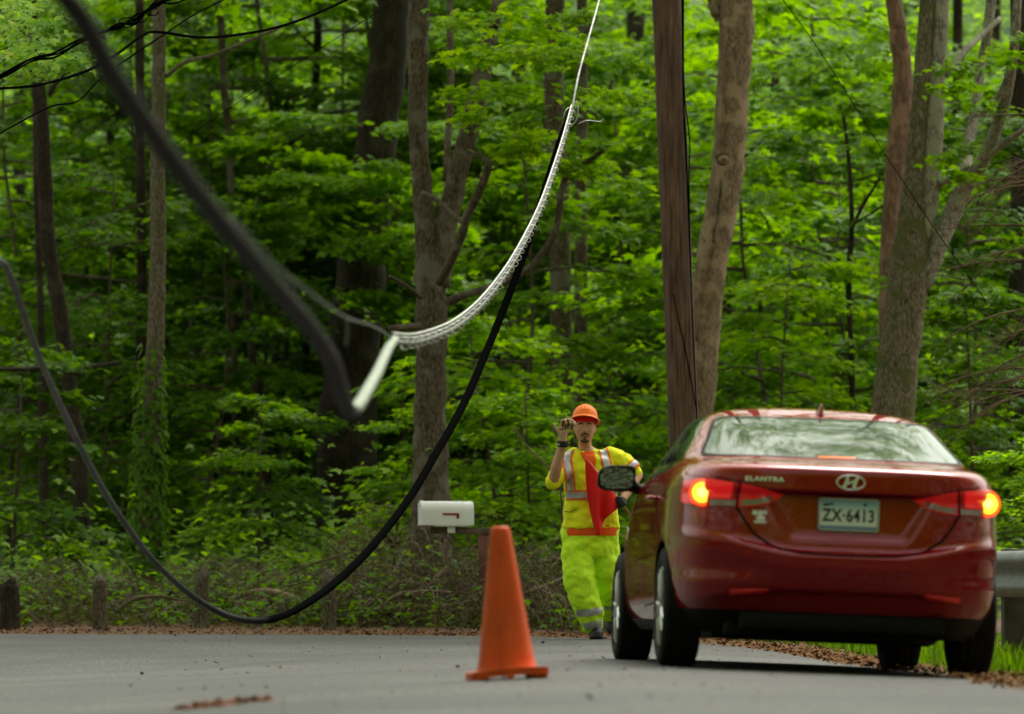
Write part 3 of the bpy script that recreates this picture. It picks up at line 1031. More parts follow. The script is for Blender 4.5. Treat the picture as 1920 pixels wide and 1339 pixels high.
V = leaf_verts(C, np.stack([rl.normal(0, .45, N), rl.normal(-.55, .3, N), np.ones(N)], -1), np.stack([np.cos(az), np.sin(az), -0.5 * np.ones(N)], -1), rl.uniform(0.06, 0.11, N), MAPLE)
link('crown', fast_mesh('crown', V, len(MAPLE), M['leaf_lime']), root)

# dead hemlock at the right edge: bare thin twigs hanging into the picture
M['twig_mid'] = simple('brown_twig', (0.15, 0.11, 0.07), 0.9, var=0.45, scale=5, spec=0.1)
root = thing('dead_tree', (4.75, 46.5, gz(4.75, 46.5)), 'dead conifer with bare thin twigs hanging in at the right edge', 'tree')
bo = root.location
mb = MB()
mb.tube(catmull([(0, 0, -0.1), (0.03, 0, 2), (0, 0.05, 4.5), (0.02, 0, 8)], 4), np.linspace(0.14, 0.06, 13), 12)
mb.build('trunk', M['bark_dark'], root)
rt = np.random.default_rng(15)
mb = MB()
for i in range(32):
    v0 = rt.uniform(180, 760)
    L = rt.uniform(0.35, 1.25) * (0.75 if v0 < 350 else 1.0)
    st = at(1985, v0, 46.5 + rt.uniform(-0.6, 0.6)) - bo
    st.x = 0.02; 
    dy = rt.uniform(-0.5, 0.5)
    slope = rt.uniform(-0.85, -0.05)
    pts = [st + Vector((-L * q * 1.0, dy * q, L * (0.12 * q + slope * q * q))) for q in np.linspace(0, 1, 7)]
    mb.tube(pts, np.linspace(0.011, 0.0025, 7), 4, cap=False)
    for j in range(int(9 * L) + 3):
        q = rt.uniform(0.25, 0.98)
        p0 = st + Vector((-L * q, dy * q, L * (0.12 * q + slope * q * q)))
        l2 = rt.uniform(0.08, 0.32)
        d2 = Vector((-rt.uniform(0.2, 1), rt.normal(0, 0.4), -rt.uniform(-0.3, 1.0))).normalized()
        p1 = p0 + d2 * l2 * 0.5 + Vector((0, 0, 0.01))
        p2 = p0 + d2 * l2 + Vector((0, 0, -0.03))
        mb.tube([p0, p1, p2], [0.0045, 0.003, 0.0015], 3, cap=False)
mb.build('branch', M['twig_mid'], root)

# undergrowth under the mailbox and along the bank: brown vines, weeds and small leaves
ru = np.random.default_rng(31)
mb = MB()
for i in range(950):
    x = ru.uniform(-5.2, 0.9)
    if x < -1.6 and ru.uniform() < 0.45:
        x = ru.uniform(-1.6, 0.7)
    dd = ru.uniform(1.3, 4.8)
    y = np.interp(x, EDGE_R[:-1][::-1][:, 0] if False else np.sort(EDGE_R[6:, 0]), EDGE_R[6:, 1][np.argsort(EDGE_R[6:, 0])]) + dd
    z = gz(x, y)
    h = ru.uniform(0.15, 0.55) * (1.0 if x > -1.6 else 0.6) * (0.6 + 0.5 * min(dd, 3.6) / 3.6) * (1.25 if dd > 3.0 else 1)
    a = ru.uniform(0, 6.28)
    L = ru.uniform(0.3, 1.0)
    pts = [(x, y, z - 0.03), (x + math.cos(a) * L * 0.3, y + math.sin(a) * L * 0.3, z + h * 0.75), (x + math.cos(a) * L * 0.7, y + math.sin(a) * L * 0.7, z + h), (x + math.cos(a) * L * 1.15, y + math.sin(a) * L * 1.1, z + h * ru.uniform(0.3, 0.95))]
    mb.tube(catmull(pts, 4), np.linspace(0.0055, 0.0022, 13), 3, cap=False, mi=int(ru.uniform() < 0.4))
o = mb.build('undergrowth', [M['twig'], M['twig_pale']])
tag(o, 'tangle of brown vines and dead stems on the bank', 'undergrowth', kind='stuff')
N = 15000
px = ru.uniform(-6, 1.3, N)
dd = ru.gamma(2.2, 0.9, N) + 1.15
ey = np.interp(px, EDGE_R[6:, 0][::-1], EDGE_R[6:, 1][::-1])
py = ey + dd
hz = np.where(px > -1.8, np.where(dd > 2.9, 1.0, 0.55), 0.45) * (0.35 + 0.65 * np.sin(px * 2.1 + 1.0) ** 2) * sstep(0.8, 2.4, dd) * np.where(px > -0.35, 0.55, 1.0)
pz = ground_z(px, py) + ru.uniform(0.01, 1, N) * hz
az = ru.uniform(0, 6.28, N)
V = leaf_verts(np.stack([px, py, pz], -1), np.stack([ru.normal(0, .5, N), ru.normal(0, .5, N), np.ones(N)], -1), np.stack([np.cos(az), np.sin(az), np.zeros(N)], -1), ru.uniform(0.03, 0.085, N), DIAMOND)
o = link('ground_cover', fast_mesh('ground_cover', V, 4, M['leaf_olive']))
tag(o, 'olive green weeds and small leaves covering the bank', 'ground cover', kind='stuff')
# patches of fresh green weeds in the brush
N = 2600
cxs = ru.uniform(-6, 0.9, 46)
kx = ru.integers(0, 46, N)
px = cxs[kx] + ru.normal(0, 0.16, N)
dd = 1.0 + 2.6 * ((kx * 0.618) % 1.0) + ru.normal(0, 0.2, N)
py = np.interp(px, EDGE_R[6:, 0][::-1], EDGE_R[6:, 1][::-1]) + dd
pz = ground_z(px, py) + ru.gamma(2.0, 0.10, N)
az = ru.uniform(0, 6.28, N)
V = leaf_verts(np.stack([px, py, pz], -1), np.stack([ru.normal(0, .45, N), ru.normal(0, .45, N), np.ones(N)], -1), np.stack([np.cos(az), np.sin(az), np.zeros(N)], -1), ru.uniform(0.04, 0.10, N), MAPLE_S)
o = link('weeds', fast_mesh('weeds', V, 6, M['leaf_dark']))
tag(o, 'patches of fresh green weeds among the brown brush', 'weeds', kind='stuff')
# ground-level leaf cover through the woods
N = 26000
px, py = ru.uniform(-11, 12, N), ru.uniform(48, 84, N)
ok_ = poly_dist(px, py, EDGE_R) > 3.3
px, py = px[ok_], py[ok_]; N = len(px)
pz = ground_z(px, py) + ru.gamma(1.6, 0.22, N) * (0.3 + np.sin(px * 1.3 + py * .7) ** 2)
az = ru.uniform(0, 6.28, N)
V = leaf_verts(np.stack([px, py, pz], -1), np.stack([ru.normal(0, .4, N), ru.normal(-.2, .4, N), np.ones(N)], -1), np.stack([np.cos(az), np.sin(az), np.zeros(N)], -1), ru.uniform(0.06, 0.14, N), MAPLE_S)
o = link('woodland_plants', fast_mesh('woodland_plants', V, 6, M['leaf']))
tag(o, 'low green plants covering the woodland floor', 'ground cover', kind='stuff')
# grass on the right verge beneath the guardrail
N = 3000
py = ru.uniform(29, 50, N)
ex = np.interp(py, EDGE_R[2:8, 1], EDGE_R[2:8, 0])
px = ex + 0.42 + ru.gamma(1.5, 0.4, N)
pz = ground_z(px, py)
h = ru.uniform(0.05, 0.22, N)
az = ru.uniform(0, 6.28, N)
BL = np.array([(-.06, 0, 0), (.06, 0, 0), (.04, .6, .1), (0, 1, .3)])
V = leaf_verts(np.stack([px, py, pz - 0.01], -1), np.stack([np.cos(az), np.sin(az), np.zeros(N)], -1), np.stack([ru.normal(0, .3, N), ru.normal(0, .3, N), np.ones(N)], -1), h, BL)
o = link('grass', fast_mesh('grass', V, 4, M['leaf_dark']))
tag(o, 'bright grass tufts on the verge under the guardrail', 'grass', kind='stuff')

# brush pile, fallen limbs, short posts
def limb(name, label, pts, w, mat='bark_grey', cat='fallen branch'):
    P = [at(*q) for q in pts]
    base = P[0].copy()
    mb = MB()
    rough_tube(mb, [p - base for p in P], [w * 0.5 * q[2] / FPX * f for q, f in zip(pts, np.linspace(1, 0.6, len(pts)))], 8, np.random.default_rng(len(label)), 0.05)
    o = mb.build(name, M[mat])
    o.location = base
    return tag(o, label, cat)


limb('fallen_branch', 'tan arched dead branch lying on the bank above the cable bend', [(420, 1135, 48.5), (455, 1115, 48.3), (505, 1108, 48), (550, 1120, 47.8), (580, 1136, 47.6)], 13, 'bark_tan')
limb('fallen_branch', 'dark fallen limb lying flat along the verge left of the cone', [(615, 1165, 46.8), (680, 1152, 46.9), (760, 1148, 47), (880, 1136, 47)], 14, 'bark_brown')
limb('fallen_branch', 'thick fallen log on the ground between the cone and the worker', [(960, 1160, 46), (1000, 1155, 46.2), (1040, 1140, 46.4), (1075, 1118, 46.6)], 20, 'bark_grey')
limb('fallen_branch', 'crooked limb leaning in the brush pile beside the worker', [(975, 1140, 46.6), (1010, 1118, 46.6), (1040, 1092, 46.7), (1080, 1075, 46.9)], 13, 'bark_grey')
limb('fallen_branch', 'pale thin stick on top of the brush pile beside the worker', [(985, 1112, 46.4), (1020, 1100, 46.4), (1062, 1082, 46.4)], 8, 'twig_pale')
limb('fallen_branch', 'forked grey stick leaning on the bank left of the mailbox', [(690, 1140, 47.2), (715, 1105, 47.4), (745, 1062, 47.6), (760, 1030, 47.8)], 8, 'bark_grey')
limb('fallen_branch', 'long thin pale stick lying low in the brush under the mailbox', [(735, 1120, 46.9), (790, 1108, 46.9), (860, 1112, 46.9)], 6, 'twig_pale')
limb('fallen_branch', 'dark bent stick on the verge near the crooked dark trunk', [(215, 1150, 47.3), (250, 1125, 47.3), (300, 1118, 47.4), (345, 1128, 47.5)], 7, 'twig')
limb('fallen_branch', 'grey log end lying behind the cone beside the post', [(925, 1128, 47), (960, 1118, 47.1), (990, 1122, 47.2)], 15, 'bark_grey')
limb('vine', 'arching brown vine over the bank above the cable bend', [(500, 1140, 48.2), (525, 1095, 48.3), (560, 1068, 48.4), (610, 1050, 48.6), (680, 1030, 49)], 6, 'twig', 'vine')
limb('vine', 'thin curved vine stem beside the worker', [(1055, 1000, 48), (1052, 930, 48), (1040, 890, 48), (1000, 850, 48.3), (960, 800, 48.6)], 4.5, 'twig', 'vine')
for (u, v0, v1, w, d, lb) in [(18, 1092, 1165, 38, 46.9, 'short weathered post at the far left edge of the verge'), (187, 1088, 1162, 28, 46.75, 'short weathered post left of the ivy wrapped trunk'),
                              (377, 1066, 1140, 26, 46.9, 'short weathered post right of the ivy wrapped trunk'), (618, 1076, 1165, 26, 46.2, 'short weathered post right beside the low bend of the black cable')]:
    p = at(u, v0, d)
    g = gz(p.x, d)
    h = p.z - g
    r = w * 0.5 * d / FPX
    mb = MB()
    rp_ = np.random.default_rng(u)
    rough_tube(mb, [(0, 0, -0.1), (0.005, 0, h * 0.5), (rp_.normal(0, 0.02), 0, h * 0.92), (rp_.normal(0, 0.02), 0, h)], [r * 1.05, r, r * 0.97, r * 0.8], 10, rp_, 0.04)
    o = mb.build('short_post', M['bark_brown'] if u != 18 else M['bark_dark'])
    o.location = (p.x, d, g)
    tag(o, lb, 'post', 'short wooden posts along the verge')
# ------------------------------------------------------------------ utility pole
def polewood():
    m, n, l, p = newmat('pole_wood')
    tc = n.new('ShaderNodeTexCoord')
    mp = n.new('ShaderNodeMapping'); mp.inputs['Scale'].default_value = (1, 1, 0.07)
    l.new(tc.outputs['Object'], mp.inputs[0])
    nz = n.new('ShaderNodeTexNoise'); nz.inputs['Scale'].default_value = 42; nz.inputs['Detail'].default_value = 9; nz.inputs['Roughness'].default_value = 0.6
    l.new(mp.outputs[0], nz.inputs['Vector'])
    n2 = n.new('ShaderNodeTexNoise'); n2.inputs['Scale'].default_value = 2.2; n2.inputs['Detail'].default_value = 4
    l.new(tc.outputs['Object'], n2.inputs['Vector'])
    r1 = ramp(n, [(0.33, (0.035, 0.018, 0.012)), (0.5, (0.105, 0.058, 0.034)), (0.70, (0.18, 0.108, 0.068))])
    r2 = ramp(n, [(0.35, (0.7, 0.66, 0.62)), (0.62, (1.1, 1.08, 1.05))])
    l.new(nz.outputs['Fac'], r1.inputs[0]); l.new(n2.outputs['Fac'], r2.inputs[0])
    mm = n.new('ShaderNodeMixRGB'); mm.blend_type = 'MULTIPLY'; mm.inputs[0].default_value = 1
    l.new(r1.outputs[0], mm.inputs[1]); l.new(r2.outputs[0], mm.inputs[2]); l.new(mm.outputs[0], p.inputs['Base Color'])
    p.inputs['Roughness'].default_value = 0.85
    b = n.new('ShaderNodeBump'); b.inputs['Strength'].default_value = 0.9; b.inputs['Distance'].default_value = 0.015
    l.new(nz.outputs['Fac'], b.inputs['Height']); l.new(b.outputs[0], p.inputs['Normal'])
    return m


M['pole'] = polewood()
M['rubber'] = simple('black_cable', (0.004, 0.004, 0.0042), 0.7, var=0.3, scale=20, spec=0.0)
m, n, l, p = newmat('sheen_cable')     # black sheath, light's sheen painted in as grey along one half
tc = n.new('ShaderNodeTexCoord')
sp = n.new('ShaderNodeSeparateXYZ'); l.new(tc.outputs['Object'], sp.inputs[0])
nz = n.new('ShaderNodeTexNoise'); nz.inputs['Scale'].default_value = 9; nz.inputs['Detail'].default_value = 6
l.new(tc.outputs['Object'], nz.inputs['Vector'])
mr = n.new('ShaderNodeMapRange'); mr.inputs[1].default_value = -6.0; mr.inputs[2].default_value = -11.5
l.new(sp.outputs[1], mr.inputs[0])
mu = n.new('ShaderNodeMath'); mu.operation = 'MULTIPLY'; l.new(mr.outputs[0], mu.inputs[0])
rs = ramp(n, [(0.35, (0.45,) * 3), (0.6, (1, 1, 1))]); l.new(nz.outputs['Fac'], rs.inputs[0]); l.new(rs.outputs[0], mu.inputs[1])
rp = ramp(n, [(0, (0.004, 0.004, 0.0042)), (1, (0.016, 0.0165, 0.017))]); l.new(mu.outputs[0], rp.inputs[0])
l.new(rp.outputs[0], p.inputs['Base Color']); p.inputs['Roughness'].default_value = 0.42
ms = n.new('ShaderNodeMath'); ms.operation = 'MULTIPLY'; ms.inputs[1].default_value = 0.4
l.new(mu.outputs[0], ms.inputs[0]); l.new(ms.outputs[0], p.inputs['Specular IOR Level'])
M['rubber_sheen'] = m
M['wire'] = simple('dark_wire', (0.004, 0.004, 0.004), 0.7, scale=10, spec=0.0)
Dp = 46.5
g0 = at(1287, 900, Dp)
base = Vector((g0.x + 0.02, Dp, gz(g0.x + 0.02, Dp)))
pole = thing('utility_pole', base, 'brown weathered wooden utility pole behind the car, leaning slightly', 'utility pole')
P = [base + Vector((0.01, 0, -0.2)), at(1281, 790, Dp), at(1270, 500, Dp), at(1260, 250, Dp), at(1250, 0, Dp)]
up = (P[-1] - P[-2]).normalized()
P += [P[-1] + up * 2.5, P[-1] + up * 5]
mb = MB()
rp_ = np.random.default_rng(2)
rough_tube(mb, [p_ - base for p_ in P], [0.133, 0.130, 0.131, 0.130, 0.128, 0.125, 0.115], 24, rp_, 0.006)
mb.build('pole', M['pole'], pole)
mb = MB()
for off in ((0, 0), (7, 26), (-2, 14)):
    pts = [at(1279 + off[0] * 0.4, -40, Dp - 0.12), at(1281 + off[0] * 0.2, 160, Dp - 0.13), at(1286 + off[0], 260, Dp - 0.13), at(1289 + off[0] * 0.4, 340, Dp - 0.13), at(1296, 540, Dp - 0.12), at(1307, 790, Dp - 0.1)]
    mb.tube(catmull([q - base for q in pts], 6), 0.006, 5)
pts = [at(1262, 550, Dp - 0.135), at(1272, 600, Dp - 0.135), at(1288, 670, Dp - 0.125), at(1306, 770, Dp - 0.1)]
mb.tube(catmull([q - base for q in pts], 4), 0.005, 5)
mb.build('ground_wire', M['wire'], pole)

# ------------------------------------------------------------------ cables
def cable(name, label, pts, rad, mat, cat='cable', n=14, sides=10, group=None):
    P = catmull([at(*q) for q in pts], n)
    base = Vector(P[0])
    mb = MB()
    r = rad if not hasattr(rad, '__len__') else np.interp(np.linspace(0, 1, len(P)), np.linspace(0, 1, len(rad)), rad)
    mb.tube([Vector(q) - base for q in P], r, sides)
    o = mb.build(name, mat)
    o.location = base
    return tag(o, label, cat, group)


# thick lashed bundle: dark near length, silvery bend, lashed length running up to the right
m, n, l, p = newmat('cable_sheath_dark')
tc = n.new('ShaderNodeTexCoord')
nz = n.new('ShaderNodeTexNoise'); nz.inputs['Scale'].default_value = 7; nz.inputs['Detail'].default_value = 5
l.new(tc.outputs['Object'], nz.inputs['Vector'])
rp = ramp(n, [(0.4, (0.009, 0.0085, 0.0085)), (0.6, (0.016, 0.012, 0.011)), (0.74, (0.055, 0.018, 0.012))])
l.new(nz.outputs['Fac'], rp.inputs[0]); l.new(rp.outputs[0], p.inputs['Base Color'])
p.inputs['Roughness'].default_value = 0.6
p.inputs['Specular IOR Level'].default_value = 0.1
M['sheath'] = m
M['silver_sheath'] = simple('silver_sheath', (0.27, 0.31, 0.24), 0.34, metal=0.6, var=0.55, scale=22, bump=0.4, bscale=30)
M['lash_core'] = simple('lashed_core', (0.07, 0.08, 0.06), 0.5, metal=0.2, var=0.5, scale=14)
M['lash'] = simple('lashing_wire', (0.62, 0.64, 0.57), 0.4, metal=0.3, var=0.4, scale=18)
A_ = [(70, -60, 12.6), (150, 30, 13.0), (205, 130, 13.5), (290, 255, 14.3), (400, 400, 15.4), (505, 525, 16.6), (570, 600, 17.6), (618, 670, 18.6), (634, 715, 19.2), (646, 752, 19.8), (654, 771, 20.1), (663, 771, 20.4)]
B_ = [(663, 771, 20.4), (676, 755, 21.0), (706, 702, 23.0), (728, 655, 25.2), (740, 638, 26.2)]
C_ = [(740, 638, 26.2), (780, 638, 28.2), (825, 624, 30.2), (862, 604, 31.6), (905, 566, 33.2), (950, 508, 34.8), (985, 448, 36.2), (1015, 385, 37.4), (1040, 315, 38.6), (1058, 258, 39.4), (1073, 203, 40)]
Pa, Pb, Pc = [catmull([at(*q) for q in s_], 12) for s_ in (A_, B_, C_)]
base = Vector(Pa[-1])
cb = thing('thick_cable', base, 'thick lashed cable sagging close in front, dark at left and silvery where it bends', 'cable')
mb = MB(); mb.tube([Vector(q) - base for q in Pa], np.interp(np.linspace(0, 1, len(Pa)), [0, .8, 1], [0.029, 0.031, 0.027]), 14); mb.build('dark_sheath', M['sheath'], cb)
mb = MB(); mb.tube([Vector(q) - base for q in Pb], np.linspace(0.026, 0.024, len(Pb)), 14); mb.build('silver_bend', M['silver_sheath'], cb)
mb = MB()
rc = np.linspace(0.024, 0.016, len(Pc))
# two runs side by side inside the lashing
for sgn in (-1, 1):
    mb.tube([Vector(q) - base + Vector((0.3, 0, -1)).normalized() * (float(r_) * 0.42 + 0.003) * sgn for q, r_ in zip(Pc, rc)], rc * (0.42 if sgn < 0 else 0.62), 10)
mb.build('lashed_core', M['lash_core'], cb)
# helix of bright wire, pitch opening up to the right
P = np.array(Pc)
seg = np.r_[0, np.cumsum(np.linalg.norm(np.diff(P, axis=0), axis=1))]
turns = 46
ns = turns * 14
pxl = np.array([(960 + FPX * q[0] / q[1], FPX * q[2] / q[1]) for q in Pc])
segp = np.r_[0, np.cumsum(np.linalg.norm(np.diff(pxl, axis=0), axis=1))]
s_ = np.interp(np.linspace(0.02, 1, ns) * segp[-1], segp, seg)
ctr = np.stack([np.interp(s_, seg, P[:, i]) for i in range(3)], -1)
Tn = np.gradient(ctr, axis=0); Tn /= np.linalg.norm(Tn, axis=1, keepdims=True)
u1 = np.cross(Tn, np.array([0, 1.0, 0])); u1 /= np.linalg.norm(u1, axis=1, keepdims=True)
u2 = np.cross(Tn, u1)
# even turns per pixel rather than per metre: depth changes fast along the near part
ang = 2 * np.pi * turns * np.linspace(0, 1, ns)
rj = np.random.default_rng(12)
jit = np.interp(np.arange(ns), np.arange(0, ns, 14), rj.uniform(0.78, 1.22, len(np.arange(0, ns, 14))))
rad = np.interp(s_, seg, rc * 1.25) * jit
ctr = ctr + (u2 * 0 + np.array([0.45, 0, -0.9])) * (np.interp(s_, seg, rc * 0.55) * jit)[:, None]
ang = ang + np.interp(np.arange(ns), np.arange(0, ns, 28), rj.normal(0, 0.5, len(np.arange(0, ns, 28))))
hx = ctr + u1 * (np.cos(ang) * rad)[:, None] + u2 * (np.sin(ang) * rad)[:, None]
mb = MB(); mb.tube([Vector(q) - base for q in hx], 0.0036, 5)
for i in range(40):
    q = hx[int(rj.uniform(0.03, 0.97) * ns)] - np.array(base)
    dv = np.array([rj.uniform(0.1, 1), rj.normal(0, .5), -rj.uniform(0.2, 1)]) * rj.uniform(.012, .045)
    mb.tube([Vector(q), Vector(q + dv * .6 + [0, 0, .004]), Vector(q + dv)], 0.0016, 3)
top = [Vector(q) - base + Vector((-0.30, 0, 1)).normalized() * float(r_) * 1.5 for q, r_ in zip(Pc, rc)]
mb.tube(top, 0.006, 6)
mb.build('lashing_wire', M['lash'], cb)
mb = MB()
st = [at(1073, 203, 40), at(1085, 140, 40.2), at(1104, 70, 40.5), at(1126, -10, 40.9), at(1150, -110, 41.4), at(1250, -500, 44), at(1256, -520, 46.3)]
mb.tube([q - base for q in catmull(st, 5)] if False else [Vector(q) - base for q in catmull(st, 5)], 0.0085, 6)
# loose curled ends of the lashing wire where it is cut
for (a0, pts) in [(0, [(1073, 205, 40), (1080, 190, 39.9), (1084, 205, 39.9), (1080, 226, 39.9), (1070, 236, 39.9)]), (1, [(1072, 200, 40), (1062, 205, 39.8), (1056, 222, 39.8)]), (2, [(1085, 232, 40), (1100, 226, 40), (1125, 228, 40.1), (1131, 223, 40.1)])]:
    mb.tube([Vector(q) - base for q in catmull([at(*q) for q in pts], 5)], 0.003, 4)
mb.build('support_strand', M['lash'], cb)
mb = MB()
st = [at(738, 636, 26.2), (at(700, 612, 23.4)), at(650, 596, 21), at(590, 556, 18.8), at(520, 500, 16.9), at(455, 430, 15.9), at(400, 385, 15.3)]
mb.tube([Vector(q) - base for q in catmull(st, 6)], 0.0042, 6)
mb.tube([Vector(q) - base for q in catmull([at(650, 597, 21), at(651, 620, 21), at(648, 650, 21)], 4)], 0.006, 5)
rh = np.random.default_rng(4)
for i in range(9):
    a0 = at(520 + i * 12, 505 + i * 8, 17.2 + i * 0.2)
    mb.tube([a0 - base, a0 - base + Vector((rh.normal(0, .012), 0, -rh.uniform(.03, .09)))], 0.002, 3)
mb.build('loose_strand', M['lash_core'], cb)

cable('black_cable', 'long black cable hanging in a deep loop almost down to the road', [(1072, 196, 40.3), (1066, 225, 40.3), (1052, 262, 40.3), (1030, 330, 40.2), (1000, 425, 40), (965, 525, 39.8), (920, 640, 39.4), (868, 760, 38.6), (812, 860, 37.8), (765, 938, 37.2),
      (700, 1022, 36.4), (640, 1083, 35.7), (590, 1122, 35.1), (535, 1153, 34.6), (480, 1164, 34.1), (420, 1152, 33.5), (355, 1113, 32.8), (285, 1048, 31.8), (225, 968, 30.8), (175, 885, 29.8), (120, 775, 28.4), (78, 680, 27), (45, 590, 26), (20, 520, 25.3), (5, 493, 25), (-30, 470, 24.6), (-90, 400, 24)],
      np.interp(np.linspace(0, 1, 40), [0, 0.05, 0.42, 0.6, 1], [0.018, 0.029, 0.028, 0.019, 0.0145]), [M['rubber'], M['rubber_sheen']], n=10, sides=12)
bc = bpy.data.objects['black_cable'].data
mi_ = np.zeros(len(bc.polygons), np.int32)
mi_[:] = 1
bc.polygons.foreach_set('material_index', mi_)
GW = 'overhead wires at the top left'
cable('overhead_wire', 'black overhead wire with a kink in front of the ivy wrapped trunk', [(-60, 168, 34), (0, 166, 34), (75, 159, 34.3), (160, 134, 34.7), (217, 103, 35), (265, 68, 35.3), (295, 60, 35.5), (373, 70, 36), (448, 65, 36.5), (541, 45, 37), (649, 0, 37.7), (800, -80, 39)], 0.0095, M['rubber'], 'wire', group=GW)
mb = MB()
b0 = at(150, 80, 41)
rw = np.random.default_rng(9)
for i in range(5):
    j = lambda: rw.normal(0, 3.0)
    pts = [(-50, 165 + j(), 41), (7, 140 + j(), 41), (60, 115 + j(), 41), (104, 100 + j(), 41), (149, 78 + j(), 41), (194, 60 + j(), 41), (225, 48 + 2 * j(), 41), (254, 34 + 2 * j(), 41), (291, 10 + 2 * j(), 41), (335, -5 + 2 * j(), 41), (420, -40, 41)]
    mb.tube([Vector(q) - b0 for q in catmull([at(*q) for q in pts], 5)], 0.0075, 6)
for (cx_, cy_, r_) in [(238, 42, 15), (262, 34, 13), (285, 22, 12)]:
    pts = [(cx_ + r_ * math.cos(a), cy_ + r_ * 0.6 * math.sin(a), 40.9) for a in np.linspace(0, 5.6, 9)]
    mb.tube([Vector(q) - b0 for q in catmull([at(*q) for q in pts], 4)], 0.005, 5)
o = mb.build('wire_bundle', M['rubber']); o.location = b0
tag(o, 'tangled bundle of black overhead wires crossing the top left', 'wire', GW)
cable('overhead_wire', 'thin dark wire slanting below the kinked wire at top left', [(-60, 285, 38), (0, 250, 38), (93, 201, 38.5), (145, 190, 39), (190, 146, 39.3), (231, 116, 39.6), (310, 63, 40), (360, 30, 40.5), (418, 0, 41), (520, -50, 41.5)], 0.0062, M['wire'], 'wire', group=GW)
cable('overhead_wire', 'hair thin wire crossing in front of the massive oak', [(300, 290, 40), (377, 239, 40.3), (540, 130, 41), (690, 34, 41.5), (757, -8, 42), (900, -90, 43)], 0.0028, M['wire'], 'wire', sides=5, group=GW)
cable('guy_wire', 'thin dark wire slanting down past the mossy forked tree on the right', [(1440, -40, 46), (1468, 0, 46), (1530, 85, 46), (1600, 195, 46), (1660, 290, 46), (1700, 350, 46.2), (1760, 440, 46.4), (1835, 545, 46.8), (1850, 572, 47)], 0.0042, M['wire'], 'wire', sides=5)

# ------------------------------------------------------------------ mailbox on its arm and post
M['white_metal'] = simple('white_paint', (0.80, 0.80, 0.79), 0.4, var=0.05, scale=5)
M['red_flag_metal'] = simple('red_signal', (0.32, 0.012, 0.02), 0.4)
M['post_wood'] = simple('post_wood', (0.12, 0.085, 0.055), 0.85, var=0.5, scale=16, stretch=(1, 1, 0.15), bump=0.4)
M['post_red'] = simple('red_brown_post', (0.20, 0.068, 0.05), 0.8, var=0.45, scale=14, stretch=(1, 1, 0.2), bump=0.4)
Dm = 47.6
c0 = at(838, 985, Dm)
mbx = thing('mailbox', c0, 'white domed mailbox with its red flag lowered, on a wooden arm', 'mailbox', rz=R(11))
L, W_, H = 0.46, 0.18, 0.215


def dome(x, s=1.0, grow=0.0):
    prof = []
    for a in np.linspace(0, math.pi, 13):
        prof.append((x, math.cos(a) * (W_ / 2 + grow), H - W_ / 2 + math.sin(a) * (W_ / 2 + grow)))
    return [(x, W_ / 2 + grow, -grow * 0)] + prof + [(x, -W_ / 2 - grow, -grow * 0)]


mb = MB()
mb.rings([dome(-L / 2), dome(-L / 2 + 0.01), dome(L / 2 - 0.012), dome(L / 2, grow=-0.006)])
mb.build('body', M['white_metal'], mbx, sharp=40)
mb = MB()
mb.rings([dome(-L / 2 - 0.018, grow=-0.004), dome(-L / 2 - 0.015, grow=0.004), dome(-L / 2 + 0.016, grow=0.004), dome(-L / 2 + 0.016, grow=0.0)])
mb.box((-L / 2 - 0.026, 0, H - 0.03), (0.016, 0.03, 0.018), bevel=0.004)
mb.build('door', M['white_metal'], mbx, sharp=40)
mb = MB()
mb.box((0.02, -W_ / 2 - 0.006, 0.100), (0.15, 0.005, 0.017), bevel=0.002)
mb.box((0.082, -W_ / 2 - 0.006, 0.083), (0.026, 0.005, 0.045), bevel=0.002)
mb.build('flag', M['red_flag_metal'], mbx)
mb = MB(); mb.box((0.03, -0.05, -0.035), (0.07, 0.015, 0.07), bevel=0.004); mb.box((0.03, -0.02, -0.006), (0.3, 0.13, 0.011), bevel=0.002)
mb.build('bracket', M['white_metal'], mbx)
pc = at(906, 1000, Dm + 0.02)
gm = gz(pc.x, pc.y)
mp_ = thing('mailbox_post', (pc.x, pc.y, gm), 'reddish wooden post with a grey arm carrying the white mailbox', 'post')
zt = pc.z - gm
mb = MB(); mb.box((0, 0, zt / 2 - 0.05), (0.085, 0.085, zt + 0.1), bevel=0.006); mb.build('post', M['post_red'], mp_)
mb = MB()
arm_z = at(838, 993, Dm).z - gm - 0.012
mb.box((-0.19, 0.02, arm_z), (0.56, 0.10, 0.06), rot=(0, R(1.2), R(-6)), bevel=0.005)
mb.build('arm', M['post_wood'], mp_)

# ------------------------------------------------------------------ guardrail
M['galv'] = simple('galvanised_steel', (0.13, 0.145, 0.14), 0.6, metal=0.3, var=0.2, scale=5)
M['rail_post'] = simple('dark_rail_post', (0.05, 0.047, 0.042), 0.9, var=0.4, scale=8)
pa, pb = Vector((3.99, 27, 0)), Vector((2.56, 45.5, 0))
dr = (pb - pa); Lr_ = dr.length; dr.normalize()
side = Vector((dr.y, -dr.x, 0))
gr = thing('guardrail', (pa.x, pa.y, gz(pa.x, pa.y)), 'galvanised steel guardrail on dark posts behind the car at the right edge', 'guardrail')
gb = gr.location
prof = [(-0.155, 0.0), (-0.135, -0.035), (-0.10, -0.06), (-0.075, -0.06), (-0.035, -0.015), (0.0, 0.0), (0.035, -0.015), (0.075, -0.06), (0.10, -0.06), (0.135, -0.035), (0.155, 0.0)]
rings = []
for s in np.linspace(0, Lr_, 30):
    q = pa + dr * s
    zc = gz(q.x, q.y) * 0.0 + 0.53
    ring = [Vector((q.x, q.y, zc + h)) + side * d - gb for h, d in prof] + [Vector((q.x, q.y, zc + h)) + side * (d + 0.006) - gb for h, d in prof[::-1]]
    rings.append(ring)
mb = MB(); mb.rings(rings); mb.build('rail', M['galv'], gr, sharp=50)
